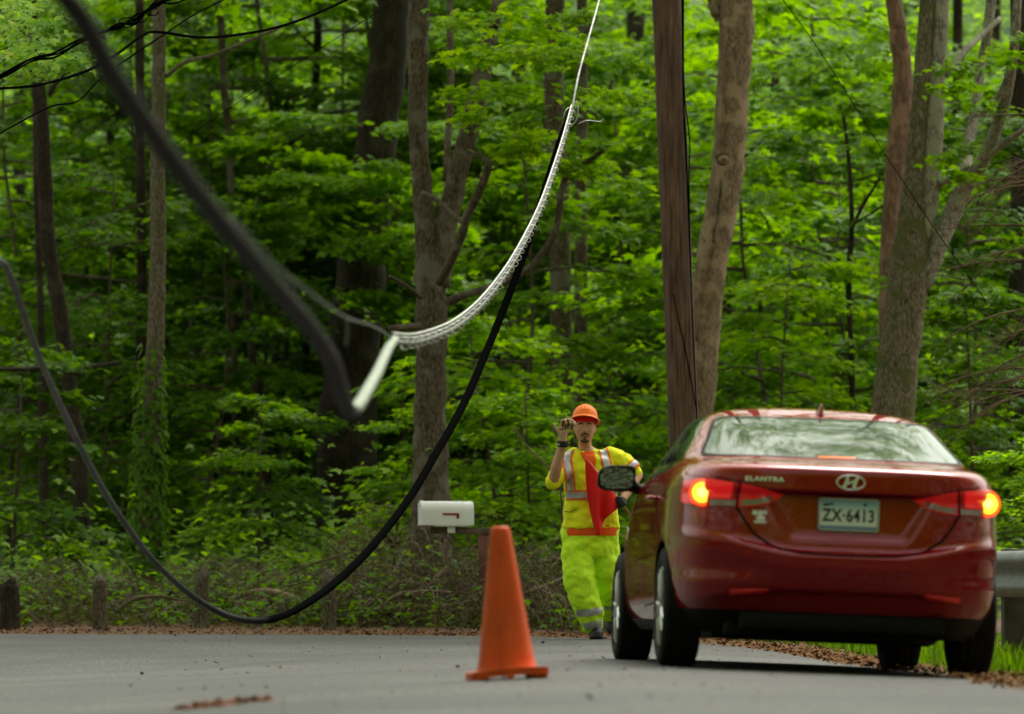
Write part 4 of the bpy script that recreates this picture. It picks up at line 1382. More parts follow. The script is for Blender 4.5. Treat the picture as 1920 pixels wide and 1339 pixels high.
for s in (1.2, 5.1, 9.0, 12.9, 16.8):
    q = pa + dr * s + side * 0.085
    zg = gz(q.x, q.y)
    mb = MB(); mb.box(Vector((q.x, q.y, (zg - 0.1 + 0.70) / 2)) - gb, (0.15, 0.15, 0.80 - zg), rot=(0, 0, math.atan2(-dr.x, dr.y)), bevel=0.01)
    mb.build('post', M['rail_post'], gr)

# ------------------------------------------------------------------ traffic cone
m, n, l, p = newmat('cone_orange')
tc = n.new('ShaderNodeTexCoord')
nz = n.new('ShaderNodeTexNoise'); nz.inputs['Scale'].default_value = 9; nz.inputs['Detail'].default_value = 9
mp = n.new('ShaderNodeMapping'); mp.inputs['Scale'].default_value = (1, 1, 0.5)
l.new(tc.outputs['Object'], mp.inputs[0]); l.new(mp.outputs[0], nz.inputs['Vector'])
rp = ramp(n, [(0.31, (0.10, 0.028, 0.015)), (0.36, (0.62, 0.075, 0.012)), (0.6, (0.76, 0.095, 0.012)), (0.75, (0.80, 0.13, 0.03))])
l.new(nz.outputs['Fac'], rp.inputs[0]); l.new(rp.outputs[0], p.inputs['Base Color'])
p.inputs['Roughness'].default_value = 0.5
p.inputs['Specular IOR Level'].default_value = 0.25
M['cone'] = m
cc = at(951, 1272, 24.6)
zc0 = float(road_z(cc.x, cc.y)) + 0.004
cone = thing('traffic_cone', (cc.x, cc.y, zc0), 'tall plain orange traffic cone standing on the road left of the car', 'traffic cone')
cone.rotation_euler = (R(-1), R(-2.6), R(6))
mb = MB()
mb.lathe([(0.148, 0.022), (0.147, 0.036), (0.138, 0.05), (0.128, 0.09), (0.085, 0.40), (0.052, 0.64), (0.045, 0.685), (0.041, 0.697), (0.034, 0.703), (0.024, 0.703), (0.022, 0.695), (0.03, 0.6), (0.12, 0.05)], 40)
mb.build('cone_body', M['cone'], cone)
mb = MB()
nb = 12
top_, bot_ = [], []
half = 0.178


def bz(x, y):
    return 0.012 * (1 - (x / half) ** 2) * (1 - 0.2 * (y / half) ** 2) + 0.006 * (x / half)


gx = np.linspace(-half, half, 15)
V1, F1 = [], []
for z_off in (0.006, 0.042):
    for yv in gx:
        for xv in gx:
            sx, sy = xv, yv
            if abs(xv) == half and abs(yv) == half:
                sx, sy = xv * 0.95, yv * 0.95
            V1.append((sx, sy, bz(sx, sy) + z_off))
nn_ = 15
for a in range(nn_ - 1):
    for b_ in range(nn_ - 1):
        i = a * nn_ + b_
        F1.append((i, i + nn_, i + nn_ + 1, i + 1))
        j = i + nn_ * nn_
        F1.append((j, j + 1, j + nn_ + 1, j + nn_))
for a in range(nn_ - 1):
    for (i, j) in ((a, a + 1), ((nn_ - 1) * nn_ + a + 1, (nn_ - 1) * nn_ + a), ((a + 1) * nn_, a * nn_), (a * nn_ + nn_ - 1, (a + 1) * nn_ + nn_ - 1)):
        F1.append((i, j, j + nn_ * nn_, i + nn_ * nn_))
mb.add(V1, F1)
for (x, y) in ((-0.135, -0.13), (0.135, -0.13), (-0.135, 0.13), (0.135, 0.13), (0, -0.15)):
    mb.box((x, y, 0.008), (0.07 if x else 0.03, 0.06, 0.022), bevel=0.004)
mb.build('base', M['cone'], cone, sharp=40)
# ------------------------------------------------------------------ red car
def paint():
    m, n, l, p = newmat('red_paint')
    p.inputs['Base Color'].default_value = (0.27, 0.010, 0.014, 1)
    p.inputs['Metallic'].default_value = 0.15
    p.inputs['Roughness'].default_value = 0.38
    p.inputs['Coat Weight'].default_value = 1.0
    p.inputs['Specular IOR Level'].default_value = 0.0
    p.inputs['Coat Roughness'].default_value = 0.03
    tc = n.new('ShaderNodeTexCoord')
    nz = n.new('ShaderNodeTexNoise'); nz.inputs['Scale'].default_value = 6; nz.inputs['Detail'].default_value = 8
    l.new(tc.outputs['Object'], nz.inputs['Vector'])
    r1 = ramp(n, [(0.35, (0.32,) * 3), (0.7, (0.48,) * 3)])
    l.new(nz.outputs['Fac'], r1.inputs[0]); l.new(r1.outputs[0], p.inputs['Roughness'])
    sp = n.new('ShaderNodeSeparateXYZ'); l.new(tc.outputs['Object'], sp.inputs[0])
    # road film low on the body
    mr = n.new('ShaderNodeMapRange'); mr.inputs[1].default_value = 0.62; mr.inputs[2].default_value = 0.2; mr.inputs[3].default_value = 0; mr.inputs[4].default_value = 0.25
    l.new(sp.outputs[2], mr.inputs[0])
    mu = n.new('ShaderNodeMath'); mu.operation = 'MULTIPLY'; l.new(mr.outputs[0], mu.inputs[0]); l.new(nz.outputs['Fac'], mu.inputs[1])
    mx = n.new('ShaderNodeMixRGB'); l.new(mu.outputs[0], mx.inputs[0]); mx.inputs[1].default_value = (0.26, 0.005, 0.008, 1); mx.inputs[2].default_value = (0.09, 0.06, 0.045, 1)
    l.new(mx.outputs[0], p.inputs['Base Color'])
    return m


def glass(name, tint=(0.5, 0.55, 0.52), rough=0.02, refl=1.0, dust=0.0):
    m, n, l, p = newmat(name)
    tr = n.new('ShaderNodeBsdfTransparent'); tr.inputs[0].default_value = (*tint, 1)
    gl = n.new('ShaderNodeBsdfGlossy'); gl.inputs['Roughness'].default_value = rough
    gl.inputs['Color'].default_value = (0.86, 0.95, 0.86, 1)
    fr_ = n.new('ShaderNodeFresnel'); fr_.inputs['IOR'].default_value = 1.65
    mul = n.new('ShaderNodeMath'); mul.operation = 'MULTIPLY'; mul.inputs[1].default_value = refl; mul.use_clamp = True
    l.new(fr_.outputs[0], mul.inputs[0])
    mix = n.new('ShaderNodeMixShader')
    l.new(mul.outputs[0], mix.inputs[0]); l.new(tr.outputs[0], mix.inputs[1]); l.new(gl.outputs[0], mix.inputs[2])
    out = mix.outputs[0]
    if dust:
        tc = n.new('ShaderNodeTexCoord')
        nz = n.new('ShaderNodeTexNoise'); nz.inputs['Scale'].default_value = 90; nz.inputs['Detail'].default_value = 5
        l.new(tc.outputs['Object'], nz.inputs['Vector'])
        rr_ = ramp(n, [(0.35, (0.25 * dust,) * 3), (0.7, (dust,) * 3)])
        l.new(nz.outputs['Fac'], rr_.inputs[0])
        df = n.new('ShaderNodeBsdfDiffuse'); df.inputs[0].default_value = (0.5, 0.52, 0.48, 1)
        m2 = n.new('ShaderNodeMixShader'); l.new(rr_.outputs[0], m2.inputs[0]); l.new(out, m2.inputs[1]); l.new(df.outputs[0], m2.inputs[2])
        out = m2.outputs[0]
    l.new(out, n['Material Output'].inputs[0])
    return m


M['paint'] = paint()
M['glass'] = glass('car_glass', (0.35, 0.42, 0.38), dust=0.04)
M['rear_glass'] = glass('rear_glass', (0.34, 0.38, 0.36), rough=0.05, refl=1.15, dust=0.10)
M['black_plastic'] = simple('black_plastic', (0.008, 0.008, 0.008), 0.6, scale=20, spec=0.15)
M['gap'] = simple('dark_gap', (0.004, 0.002, 0.002), 0.8, spec=0.1)
M['rubber_tyre'] = simple('tyre_rubber', (0.014, 0.014, 0.014), 0.85, scale=30, bump=0.3, spec=0.2)
M['alloy'] = simple('wheel_alloy', (0.55, 0.55, 0.55), 0.3, metal=0.9, var=0.1)
M['chrome'] = simple('chrome', (0.82, 0.82, 0.82), 0.15, metal=1.0, var=0.03)
M['badge_white'] = simple('badge_metal', (0.85, 0.85, 0.84), 0.25, metal=0.6, var=0.03)
M['lamp_red'] = simple('lamp_red', (0.55, 0.008, 0.010), 0.2, coat=0.6, var=0.25, scale=25, spec=0.2)
M['lamp_clear'] = simple('lamp_clear', (0.26, 0.19, 0.17), 0.12, coat=1.0, var=0.3, scale=30)
M['lamp_lit'] = emit('lamp_lit_red', (0.45, 0.006, 0.006), 0.42)
M['lamp_dim'] = emit('lamp_dim_red', (0.55, 0.008, 0.010), 0.10)
M['lamp_halo'] = emit('lamp_halo', (1.0, 0.06, 0.008), 1.3)
M['lamp_core'] = emit('lamp_core', (1.0, 0.46, 0.02), 1.6)
M['lamp_hot'] = emit('lamp_hot', (1.0, 0.62, 0.10), 1.8)
M['brake_bar'] = emit('brake_bar', (1.0, 0.16, 0.01), 5.0)
M['reflector'] = simple('red_reflector', (0.75, 0.02, 0.02), 0.2, coat=1.0)
M['interior'] = simple('car_interior', (0.030, 0.030, 0.032), 0.9, scale=20)
M['interior_grey'] = simple('seat_cloth', (0.16, 0.155, 0.145), 0.9, scale=20)

YM = 1.0
def lut(pts, win):
    zs = np.arange(0.1, 1.5, 0.002)
    v = np.interp(zs, [p_[0] for p_ in pts], [p_[1] for p_ in pts])
    k = max(1, int(win / 0.002)) | 1
    pad = np.r_[np.full(k // 2, v[0]), v, np.full(k // 2, v[-1])]
    v = np.convolve(pad, np.ones(k) / k, 'valid')
    return lambda z: np.interp(z, zs, v)


W_of = lut([(.19, .78), (.24, .835), (.32, .868), (.45, .883), (.6, .888), (.72, .887), (.85, .880), (.95, .868), (1.0, .852), (1.05, .822), (1.08, .798), (1.10, .780), (1.15, .757), (1.2, .728), (1.25, .694), (1.3, .668), (1.35, .618), (1.38, .565), (1.40, .505), (1.418, .39), (1.43, .27), (1.437, .12), (1.45, .05)], 0.02)
R_of = lut([(.19, -.66), (.22, -.71), (.30, -.79), (.385, -.855), (.405, -.868), (.418, -.912), (.45, -.925), (.54, -.958), (.598, -.962), (.612, -.950), (.626, -.925), (.64, -.912), (.70, -.905), (.80, -.892), (.912, -.880), (.922, -.885), (.930, -.918), (.96, -.915), (1.02, -.910), (1.045, -.905), (1.062, -.88), (1.078, -.80), (1.090, -.66), (1.105, -.52), (1.12, -.44), (1.2, -.225), (1.28, .03), (1.35, .29), (1.38, .43), (1.40, .55), (1.418, .68), (1.43, .81), (1.437, .92), (1.45, .95)], 0.012)
_R0 = R_of
_yy = np.linspace(-.6, .93, 800)
_pf = np.polyfit([-.44, -.225, .03, .29, .43, .55, .68, .81, .92], [1.12, 1.2, 1.28, 1.35, 1.38, 1.40, 1.418, 1.430, 1.437], 3)
_zz = np.maximum.accumulate(np.polyval(_pf, _yy))


def R_of(z):
    t = sstep(1.100, 1.128, z)
    return (1 - t) * _R0(z) + t * np.interp(z, _zz, _yy)


_W0 = W_of
_pw = np.polyfit([1.437 - q for q in (1.10, 1.15, 1.2, 1.25, 1.3, 1.35, 1.38, 1.40, 1.418)], [q * q for q in (.780, .757, .728, .694, .668, .618, .565, .505, .40)], 4)


def W_of(z):
    t = sstep(1.10, 1.13, z) * (1 - sstep(1.395, 1.415, z))
    return (1 - t) * _W0(z) + t * np.sqrt(np.maximum(.01, np.polyval(_pw, 1.437 - np.asarray(z))))


F_of = lut([(.19, 3.36), (.3, 3.5), (.5, 3.58), (.65, 3.56), (.75, 3.42), (.85, 3.1), (.95, 2.7), (1.0, 2.5), (1.05, 2.32), (1.1, 2.2), (1.2, 1.95), (1.3, 1.68), (1.38, 1.42), (1.41, 1.3), (1.43, 1.15), (1.437, 1.06), (1.45, 1.04)], 0.02)
N_of = lut([(.19, 4.6), (.9, 5.2), (1.04, 5.0), (1.12, 4.0), (1.5, 3.2)], 0.04)


def P_car(s, z, sg=1):
    """s 0..0.9: across the rear face; 0.9..1.9: along the side to the middle"""
    w, r, nn = float(W_of(z)), float(R_of(z)), float(N_of(z))
    zz = z
    if z < 0.9:
        win = float(sstep(.44, .54, z) * (1 - sstep(.74, .86, z)))
        xf0 = min(s, .95)
        zz = z - 0.095 * float(sstep(.25, .98, xf0)) * win
        zz += 0.055 * float(sstep(.35, .95, xf0)) * float(sstep(.29, .34, z) * (1 - sstep(.44, .53, z)))
        r = float(R_of(zz))
    Lh = YM - r
    if s <= 0.9:
        xf = s
        q = 1 - (1 - xf ** nn) ** (1 / nn)
    else:
        q0 = 1 - (1 - 0.9 ** nn) ** (1 / nn)
        q = q0 + (1 - q0) * (s - 0.9)
        xf = (max(0, 1 - (1 - q) ** nn)) ** (1 / nn)
    x, y = xf * w, r + Lh * q
    # licence plate recess in the boot lid
    if 0.66 < z < 0.93 and s < 0.8:
        half = 0.30 + 0.15 * (z - 0.68) / 0.24
        y += 0.028 * float((1 - sstep(half - 0.035, half + 0.01, x)) * sstep(0.675, 0.715, z) * (1 - sstep(0.918, 0.922, z)))
    return Vector((sg * x, y, z))


def P_front(t, z, sg=1):
    """t 0..1 from the middle forward along the side, 1..1.9 across the front"""
    w, f, nn = float(W_of(z)), float(F_of(z)), 4.2
    Lh = f - YM
    if t <= 1.0:
        q0 = 1 - (1 - 0.9 ** nn) ** (1 / nn)
        q = q0 + (1 - q0) * (1 - t)
        xf = (max(0, 1 - (1 - q) ** nn)) ** (1 / nn)
    else:
        xf = 0.9 - (t - 1.0)
        q = 1 - (1 - xf ** nn) ** (1 / nn)
    return Vector((sg * xf * w, f - Lh * q, z))


def N_car(s, z, sg=1):
    a = P_car(s + 0.004, z, sg) - P_car(max(0, s - 0.004), z, sg)
    b_ = P_car(s, z + 0.004, sg) - P_car(s, z - 0.004, sg)
    nv = a.cross(b_).normalized()
    c = P_car(s, z, sg)
    if nv.dot(Vector((c.x, c.y - YM, 0))) < 0:
        nv = -nv
    return nv


def s_of(x, z):
    return x / float(W_of(z))


car = thing('car', (1.648, 28.4, 0), 'dark red four door sedan seen from behind with both brake lights lit', 'car')
car.rotation_euler = (R(-0.35), R(2.25), R(3.75))
car.location.z = float(road_z(1.676, 28.4)) + 0.004 - 0.004

rows = np.unique(np.round(np.r_[np.arange(.19, .38, .03), np.arange(.38, .66, .011), np.arange(.66, .90, .016), np.arange(.90, 1.12, .0085), [1.122], np.arange(1.135, 1.355, .0155), [1.357], np.arange(1.37, 1.4, .012), [1.40, 1.408, 1.415, 1.421, 1.426, 1.430, 1.4335, 1.437]], 4))
cols = [('r', s) for s in np.r_[np.linspace(0, .9, 46), .9 + np.linspace(0, 1, 66)[1:]]] + [('f', t) for t in np.r_[np.linspace(0, 1, 66)[1:], 1 + np.linspace(0, .9, 14)[1:]]]
full = [(c, -1) for c in cols[::-1]] + [(c, 1) for c in cols[1:]]      # front centre -> left -> rear -> right -> front
full = full[:-1]
V = []
for z in rows:
    for (k, s), sg in full:
        V.append(P_car(s, float(z), sg) if k == 'r' else P_front(s, float(z), sg))
nc_, nr_ = len(full), len(rows)
WHEELS = [(0.0, 0.316), (2.70, 0.316)]
RA = 0.352
# pull the grid onto the wheel arch circles so that the openings are round
for i, v in enumerate(V):
    if abs(v.x) > 0.55:
        for wy, wz in WHEELS:
            dx, dz = v.y - wy, v.z - wz
            d = math.hypot(dx, dz)
            if abs(d - RA) < 0.028 and d > 0:
                v.y, v.z = wy + dx / d * RA, wz + dz / d * RA
DLO = [(0.20, 1.10), (0.42, 1.06), (1.2, 1.015), (2.02, 0.985), (2.0, 1.03), (1.42, 1.345), (1.0, 1.372), (0.62, 1.355), (0.40, 1.25)]


def inpoly(x, y, poly):
    c = False
    for (x0, y0), (x1, y1) in zip(poly, poly[1:] + poly[:1]):
        if (y0 > y) != (y1 > y) and x < (x1 - x0) * (y - y0) / (y1 - y0) + x0:
            c = not c
    return c


body_f, body_m, rear_f, side_f, shield_f = [], [], [], {}, []
for i in range(nr_ - 1):
    for j in range(nc_):
        j2 = (j + 1) % nc_
        idx = (i * nc_ + j, i * nc_ + j2, (i + 1) * nc_ + j2, (i + 1) * nc_ + j)
        c = (V[idx[0]] + V[idx[1]] + V[idx[2]] + V[idx[3]]) / 4
        (ka, sa), _ = full[j]
        (kb, sb), _ = full[j2]
        if abs(c.x) > 0.5 and any(math.hypot(c.y - wy, c.z - wz) < RA for wy, wz in WHEELS):
            continue
        if ka == 'r' and kb == 'r' and max(sa, sb) <= 0.9001 and 1.121 < c.z < 1.358:
            rear_f.append(idx); continue
        if ka == 'f' and kb == 'f' and min(sa, sb) >= 1.0 and 1.08 < c.z < 1.39:
            shield_f.append(idx); continue
        sidepart = (ka == 'r' and max(sa, sb) > 1.0) or (ka == 'f' and min(sa, sb) < 0.97)
        if sidepart and inpoly(c.y, c.z, DLO):
            key = (c.x > 0, c.y > 1.10)
            if abs(c.y - 1.10) > 0.035:
                side_f.setdefault(key, []).append(idx); continue
            body_f.append(idx); body_m.append(1); continue
        body_f.append(idx)
        dark = c.z < (0.312 if c.y < -0.35 else 0.235)  # black lower edge: plastic diffuser, plus shade under the bumper put in as colour
        body_m.append(1 if dark else 0)
body_f.append(tuple((nr_ - 1) * nc_ + j for j in range(nc_))); body_m.append(0)


def sub(faces, name, mat, parent, mi=None, push=0.0):
    used_ = sorted({i for f in faces for i in f})
    mp2 = {o_: n_ for n_, o_ in enumerate(used_)}
    mb = MB()
    mb.v = [tuple(V[i]) for i in used_]
    mb.f = [tuple(mp2[i] for i in f) for f in faces]
    mb.m = mi or [0] * len(faces)
    return mb.build(name, mat, parent)


body = sub(body_f, 'body', [M['paint'], M['black_plastic']], car, body_m)
sub(rear_f, 'rear_window', M['rear_glass'], car)
sub(shield_f, 'windshield', M['glass'], car)
for k_, f_ in side_f.items():
    sub(f_, 'side_window', M['glass'], car)


def ribbon(path, width, mat_name, name, parent, off=0.0035, n=10, mb=None, mi=0):
    """path: [(s, z, sign)]"""
    pts = []
    for a, b_ in zip(path[:-1], path[1:]):
        for k in range(n):
            t = k / n
            pts.append((a[0] + (b_[0] - a[0]) * t, a[1] + (b_[1] - a[1]) * t, a[2]))
    pts.append(path[-1])
    C = [P_car(*q) for q in pts]
    Nn = [N_car(*q) for q in pts]
    own = mb is None
    mb = mb or MB()
    v, f = [], []
    for i in range(len(pts)):
        t = (C[min(i + 1, len(C) - 1)] - C[max(i - 1, 0)]).normalized()
        sd = t.cross(Nn[i]).normalized() * width / 2
        v += [C[i] + Nn[i] * off + sd, C[i] + Nn[i] * off - sd]
    for i in range(len(pts) - 1):
        f.append((2 * i, 2 * i + 1, 2 * i + 3, 2 * i + 2))
    mb.add(v, f, mi)
    return mb.build(name, M[mat_name], parent) if own else mb


def patch(name, mat, parent, s0, s1, bot, top, sg, off=0.004, ns=18, nz_=8, bulge=0.0):
    """bot/top: functions of s giving z"""
    mb = MB()
    v, f = [], []
    for i in range(ns + 1):
        s = s0 + (s1 - s0) * i / ns
        zb, zt = bot(s), top(s)
        for k in range(nz_ + 1):
            z = zb + (zt - zb) * k / nz_
            edge = min(1, 4 * min(i, ns - i) / ns + 0.0) * min(1, 4 * min(k, nz_ - k) / nz_)
            v.append(P_car(s, z, sg) + N_car(s, z, sg) * (off + bulge * edge))
    for i in range(ns):
        for k in range(nz_):
            a = i * (nz_ + 1) + k
            f.append((a, a + 1, a + nz_ + 2, a + nz_ + 1))
    mb.add(v, f)
    return mb.build(name, M[mat], parent)


# boot lid gap, shade under the lip painted as a dark strip, window surround, door gaps
mb = MB()
for sg in (-1, 1):
    pth = [(0.655, .838), (.612, .775), (.545, .700), (.45, .645), (.36, .622), (.28, .612), (.14, .608), (0, .607)]
    ribbon([(s, z, sg) for s, z in pth], 0.012, 'gap', '', None, mb=mb)
    ribbon([(0.655, .838, sg), (0.655, .90, sg), (0.652, .965, sg)], 0.009, 'gap', '', None, off=0.0105, mb=mb)
    ribbon([(0.0, .9235, sg), (.2, .9235, sg), (.40, .921, sg)], 0.016, 'gap', '', None, off=0.004, mb=mb)  # shade under the boot lip, painted as a dark strip
    ribbon([(.40, .921, sg), (.52, .943, sg), (.652, .966, sg), (.80, .986, sg)], 0.007, 'gap', '', None, off=0.006, mb=mb)
mb.build('boot_gap_lip_shade', M['gap'], car)
mb = MB()
for sg in (-1, 1):
    ribbon([(0, 1.357, sg), (.5, 1.357, sg), (.86, 1.352, sg), (.9, 1.33, sg), (.905, 1.25, sg), (.905, 1.16, sg), (.89, 1.128, sg), (.83, 1.121, sg), (.5, 1.121, sg), (0, 1.121, sg)], 0.022, 'black_plastic', '', None, off=0.003, mb=mb)
mb.build('window_seal', M['black_plastic'], car)
mb = MB()
for sg in (-1, 1):
    def at_side(y, z):
        w, r, nn = float(W_of(z)), float(R_of(z)), float(N_of(z))
        q = (y - r) / (YM - r)
        q0 = 1 - (1 - 0.9 ** nn) ** (1 / nn)
        return 0.9 + (q - q0) / (1 - q0)
    for pts in ([(0.98, .30), (0.985, .6), (0.985, .98)], [(0.42, 1.04), (0.45, .85), (0.42, .68), (0.36, .55)], [(0.5, .335), (0.7, .325), (0.985, .32)]):
        ribbon([(at_side(y, z), z, sg) for y, z in pts], 0.008, 'gap', '', None, mb=mb)
mb.build('door_gap', M['gap'], car)
for sg in (-1, 1):
    for (y_, ) in ((0.48,), ):
        mb = MB()
        a = P_car(at_side(0.45, .90), .90, sg); b_ = P_car(at_side(0.62, .905), .905, sg)
        o_ = Vector((sg, 0, 0))
        mb.tube(catmull([a, a + o_ * .035 + Vector((0, .03, 0)), b_ + o_ * .038 - Vector((0, .03, 0)), b_], 5), [0.008] + [0.013] * 14 + [0.008], 8)
        mb.build('door_handle', M['paint'], car)

# tail lamps
TL_top = lambda s: float(np.interp(s, [.385, .5, .645, .80, .88, .96, 1.0], [.914, .938, .962, .980, .984, .978, .955]))
TL_bot = lambda s: float(np.interp(s, [.385, .41, .47, .56, .645, .85, .95, 1.0], [.912, .893, .862, .843, .838, .838, .85, .885]))
for sg in (-1, 1):
    lamp = patch('tail_light', 'lamp_dim', car, .386, .648, TL_bot, TL_top, sg, 0.005, bulge=0.004)
    patch('reversing_lens', 'lamp_clear', lamp, .455, .632, lambda s: TL_bot(s) + 0.006, lambda s: min(TL_bot(s) + 0.036, TL_top(s) - 0.015), sg, 0.0115)
    lamp = patch('brake_light', 'lamp_red', car, .660, 0.99, TL_bot, TL_top, sg, 0.005, ns=26, bulge=0.005)
    patch('reversing_lens', 'lamp_clear', lamp, .66, .80, lambda s: TL_bot(s) + 0.005, lambda s: TL_bot(s) + 0.033, sg, 0.0118)
    patch('lit_panel', 'lamp_lit', lamp, .69, .975, lambda s: TL_bot(s) + 0.036 * (1 - float(sstep(.8, .86, s))) + .006, lambda s: TL_top(s) - 0.008, sg, 0.0122, ns=24)
    for nm_, r_, mt, of in (('lamp_ring', .068, 'lamp_halo', .020), ('bulb', .052, 'lamp_core', .024), ('bulb_centre', .026, 'lamp_hot', .028)):
        mb = MB()
        c = P_car(.846, .908, sg); nv = N_car(.846, .908, sg); nv = (nv * .35 + Vector((0, -1.0, 0))).normalized()
        ux = Vector((0, 0, 1)).cross(nv).normalized(); uz = nv.cross(ux)
        ctr_ = c + nv * (of + 0.016)
        ring = [ctr_ + (ux * math.cos(a) + uz * math.sin(a)) * r_ for a in np.linspace(0, 2 * math.pi, 33)[:-1]]
        ring0 = [q - nv * (0.012 if nm_ != 'lamp_ring' else 0.07) for q in ring]
        mid = [ctr_ + (q - ctr_) * 0.6 + nv * 0.004 for q in ring]
        mb.rings([ring0, ring, mid], cap=False)
        mb.add(mid + [ctr_ + nv * 0.005], [(k, (k + 1) % 32, 32) for k in range(32)])
        mb.build(nm_, M[mt], lamp)
# bumper reflectors
for sg in (-1, 1):
    patch('reflector', 'reflector', car, .46, .68, lambda s: .398 - .02 * abs(s - .5) + (.012 if s < .48 else 0) - .05 * max(0, s - .52), lambda s: .425 - .045 * max(0, s - .5), sg, 0.006, bulge=0.003)


def place_on(name, me_verts, me_faces, mat, s, z, sg, off, parent, mi=None, facing=None):
    """flat item lying on the body surface: item coordinates (right, up, out)"""
    c, nv = P_car(s, z, sg), N_car(s, z, sg)
    if facing is not None:
        nv = facing
    ux = Vector((0, 0, 1)).cross(nv).normalized()
    uz = nv.cross(ux)
    if ux.x < 0:
        ux = -ux
    mb = MB()
    mb.add([c + ux * v[0] + uz * v[1] + nv * (v[2] + off) for v in me_verts], me_faces)
    if mi:
        mb.m = mi
    return mb.build(name, mat, parent, smooth=False)


def text_mesh(txt, size, extrude, bold=0.0, spacing=1.0, sx=1.0):
    cu = bpy.data.curves.new('lettering', 'FONT')
    cu.body = txt
    cu.size = size
    cu.extrude = extrude
    cu.offset = bold
    cu.space_character = spacing
    cu.align_x, cu.align_y = 'CENTER', 'CENTER'
    o = bpy.data.objects.new('temp_shape', cu)
    COL.objects.link(o)
    dg = bpy.context.evaluated_depsgraph_get(); dg.update()
    me = bpy.data.meshes.new_from_object(o.evaluated_get(dg))
    bpy.data.objects.remove(o)
    v = [(p_.co.x * sx, p_.co.y, p_.co.z) for p_ in me.vertices]
    f = [tuple(q.vertices) for q in me.polygons]
    return v, f


v, f = text_mesh('ELANTRA', 0.031, 0.003, 0.0009, 1.12, sx=1.38)
place_on('lettering', v, f, M['badge_white'], s_of(.445, .985), .985, -1, 0.006, car)
# oval badge with the slanted letter
mb = MB()
ring = []
for a in np.linspace(0, 2 * math.pi, 49)[:-1]:
    c = Vector((0.078 * math.cos(a), 0.0405 * math.sin(a), 0))
    nrm_ = Vector((math.cos(a) / 0.078, math.sin(a) / 0.0405, 0)).normalized()
    ring.append([c + nrm_ * (0.0045 * math.cos(b_)) + Vector((0, 0, 0.0045 * math.sin(b_))) for b_ in np.linspace(0, 2 * math.pi, 9)[:-1]])
ring.append(ring[0])
mb.rings(ring, cap=False)


def bar(pts, w0):
    P = catmull([(a, b_, 0.002) for a, b_ in pts], 6)
    mb.rings([[Vector(q) + Vector((w0, 0, -0.002)), Vector(q) + Vector((w0 * .8, 0, 0.005)), Vector(q) + Vector((-w0 * .8, 0, 0.005)), Vector(q) + Vector((-w0, 0, -0.002))] for q in P])


bar([(-0.040, -0.033), (-0.030, -0.012), (-0.021, 0.010), (-0.019, 0.037)], 0.0105)
bar([(0.019, -0.037), (0.021, -0.010), (0.030, 0.012), (0.040, 0.033)], 0.0105)
mb.rings([[Vector((x, y0 + d, h)) for d, h in ((-0.007, -0.001), (-0.005, 0.006), (0.005, 0.006), (0.007, -0.001))] for x, y0 in ((-0.024, -0.007), (-0.008, -0.004), (0.008, 0.004), (0.024, 0.007))])
place_on('badge', [(q[0] * .93, q[1] * .93, q[2]) for q in mb.v], mb.f, M['badge_white'], 0.0, .985, 1, 0.006, car)

# licence plate
m, n, l, p = newmat('plate_face')
tc = n.new('ShaderNodeTexCoord')
sp = n.new('ShaderNodeSeparateXYZ'); l.new(tc.outputs['Object'], sp.inputs[0])
mr = n.new('ShaderNodeMapRange'); mr.inputs[1].default_value = 0.742; mr.inputs[2].default_value = 0.894
l.new(sp.outputs[2], mr.inputs[0])
rp = ramp(n, [(0.0, (0.12, 0.21, 0.36)), (0.12, (0.16, 0.26, 0.40)), (0.15, (0.76, 0.78, 0.70)), (0.55, (0.74, 0.77, 0.70)), (0.80, (0.38, 0.56, 0.62)), (1, (0.16, 0.33, 0.45))])
l.new(mr.outputs[0], rp.inputs[0]); l.new(rp.outputs[0], p.inputs['Base Color']); p.inputs['Roughness'].default_value = 0.4
M['plate'] = m
M['plate_blue'] = simple('plate_ink', (0.012, 0.02, 0.06), 0.5)
M['plate_frame'] = simple('plate_frame', (0.45, 0.47, 0.46), 0.35, metal=0.3)


def rrect(w, h, r, z, n=6):
    out = []
    for cx_, cy_, a0 in ((w / 2 - r, h / 2 - r, 0), (-w / 2 + r, h / 2 - r, 90), (-w / 2 + r, -h / 2 + r, 180), (w / 2 - r, -h / 2 + r, 270)):
        for k in range(n + 1):
            a = R(a0 + 90 * k / n)
            out.append(Vector((cx_ + r * math.cos(a), cy_ + r * math.sin(a), z)))
    return out


PZ, PN = .818, Vector((0, -1, 0.03)).normalized()
mb = MB(); mb.rings([rrect(.300, .152, .012, 0), rrect(.300, .152, .012, .003)])
plate = place_on('licence_plate', mb.v, mb.f, M['plate'], 0, PZ, 1, 0.012, car, facing=PN)
mb = MB()
mb.rings([rrect(.316, .168, .016, 0), rrect(.316, .168, .016, .010), rrect(.300, .152, .010, .010), rrect(.296, .148, .010, .003)], cap=False)
place_on('plate_frame', mb.v, mb.f, M['plate_frame'], 0, PZ, 1, 0.012, plate, facing=PN)
v, f = text_mesh('ZX·6413', 0.088, 0.0008, 0.0022, 1.08, sx=0.80)
place_on('lettering', v, f, M['plate_blue'], 0, PZ - .006, 1, 0.0165, plate, facing=PN)
mb = MB()
for x in (-.09, .085):
    mb.lathe([(0.0075, 0), (0.0075, .004), (0.003, .006)], 12, c=(x, .055, 0))
mb.box((-.118, .050, 0.0005), (.030, .012, .002), rot=(0, 0, R(8)))
place_on('plate_bolt', mb.v, mb.f, M['gap'], 0, PZ, 1, 0.0155, plate, facing=PN)
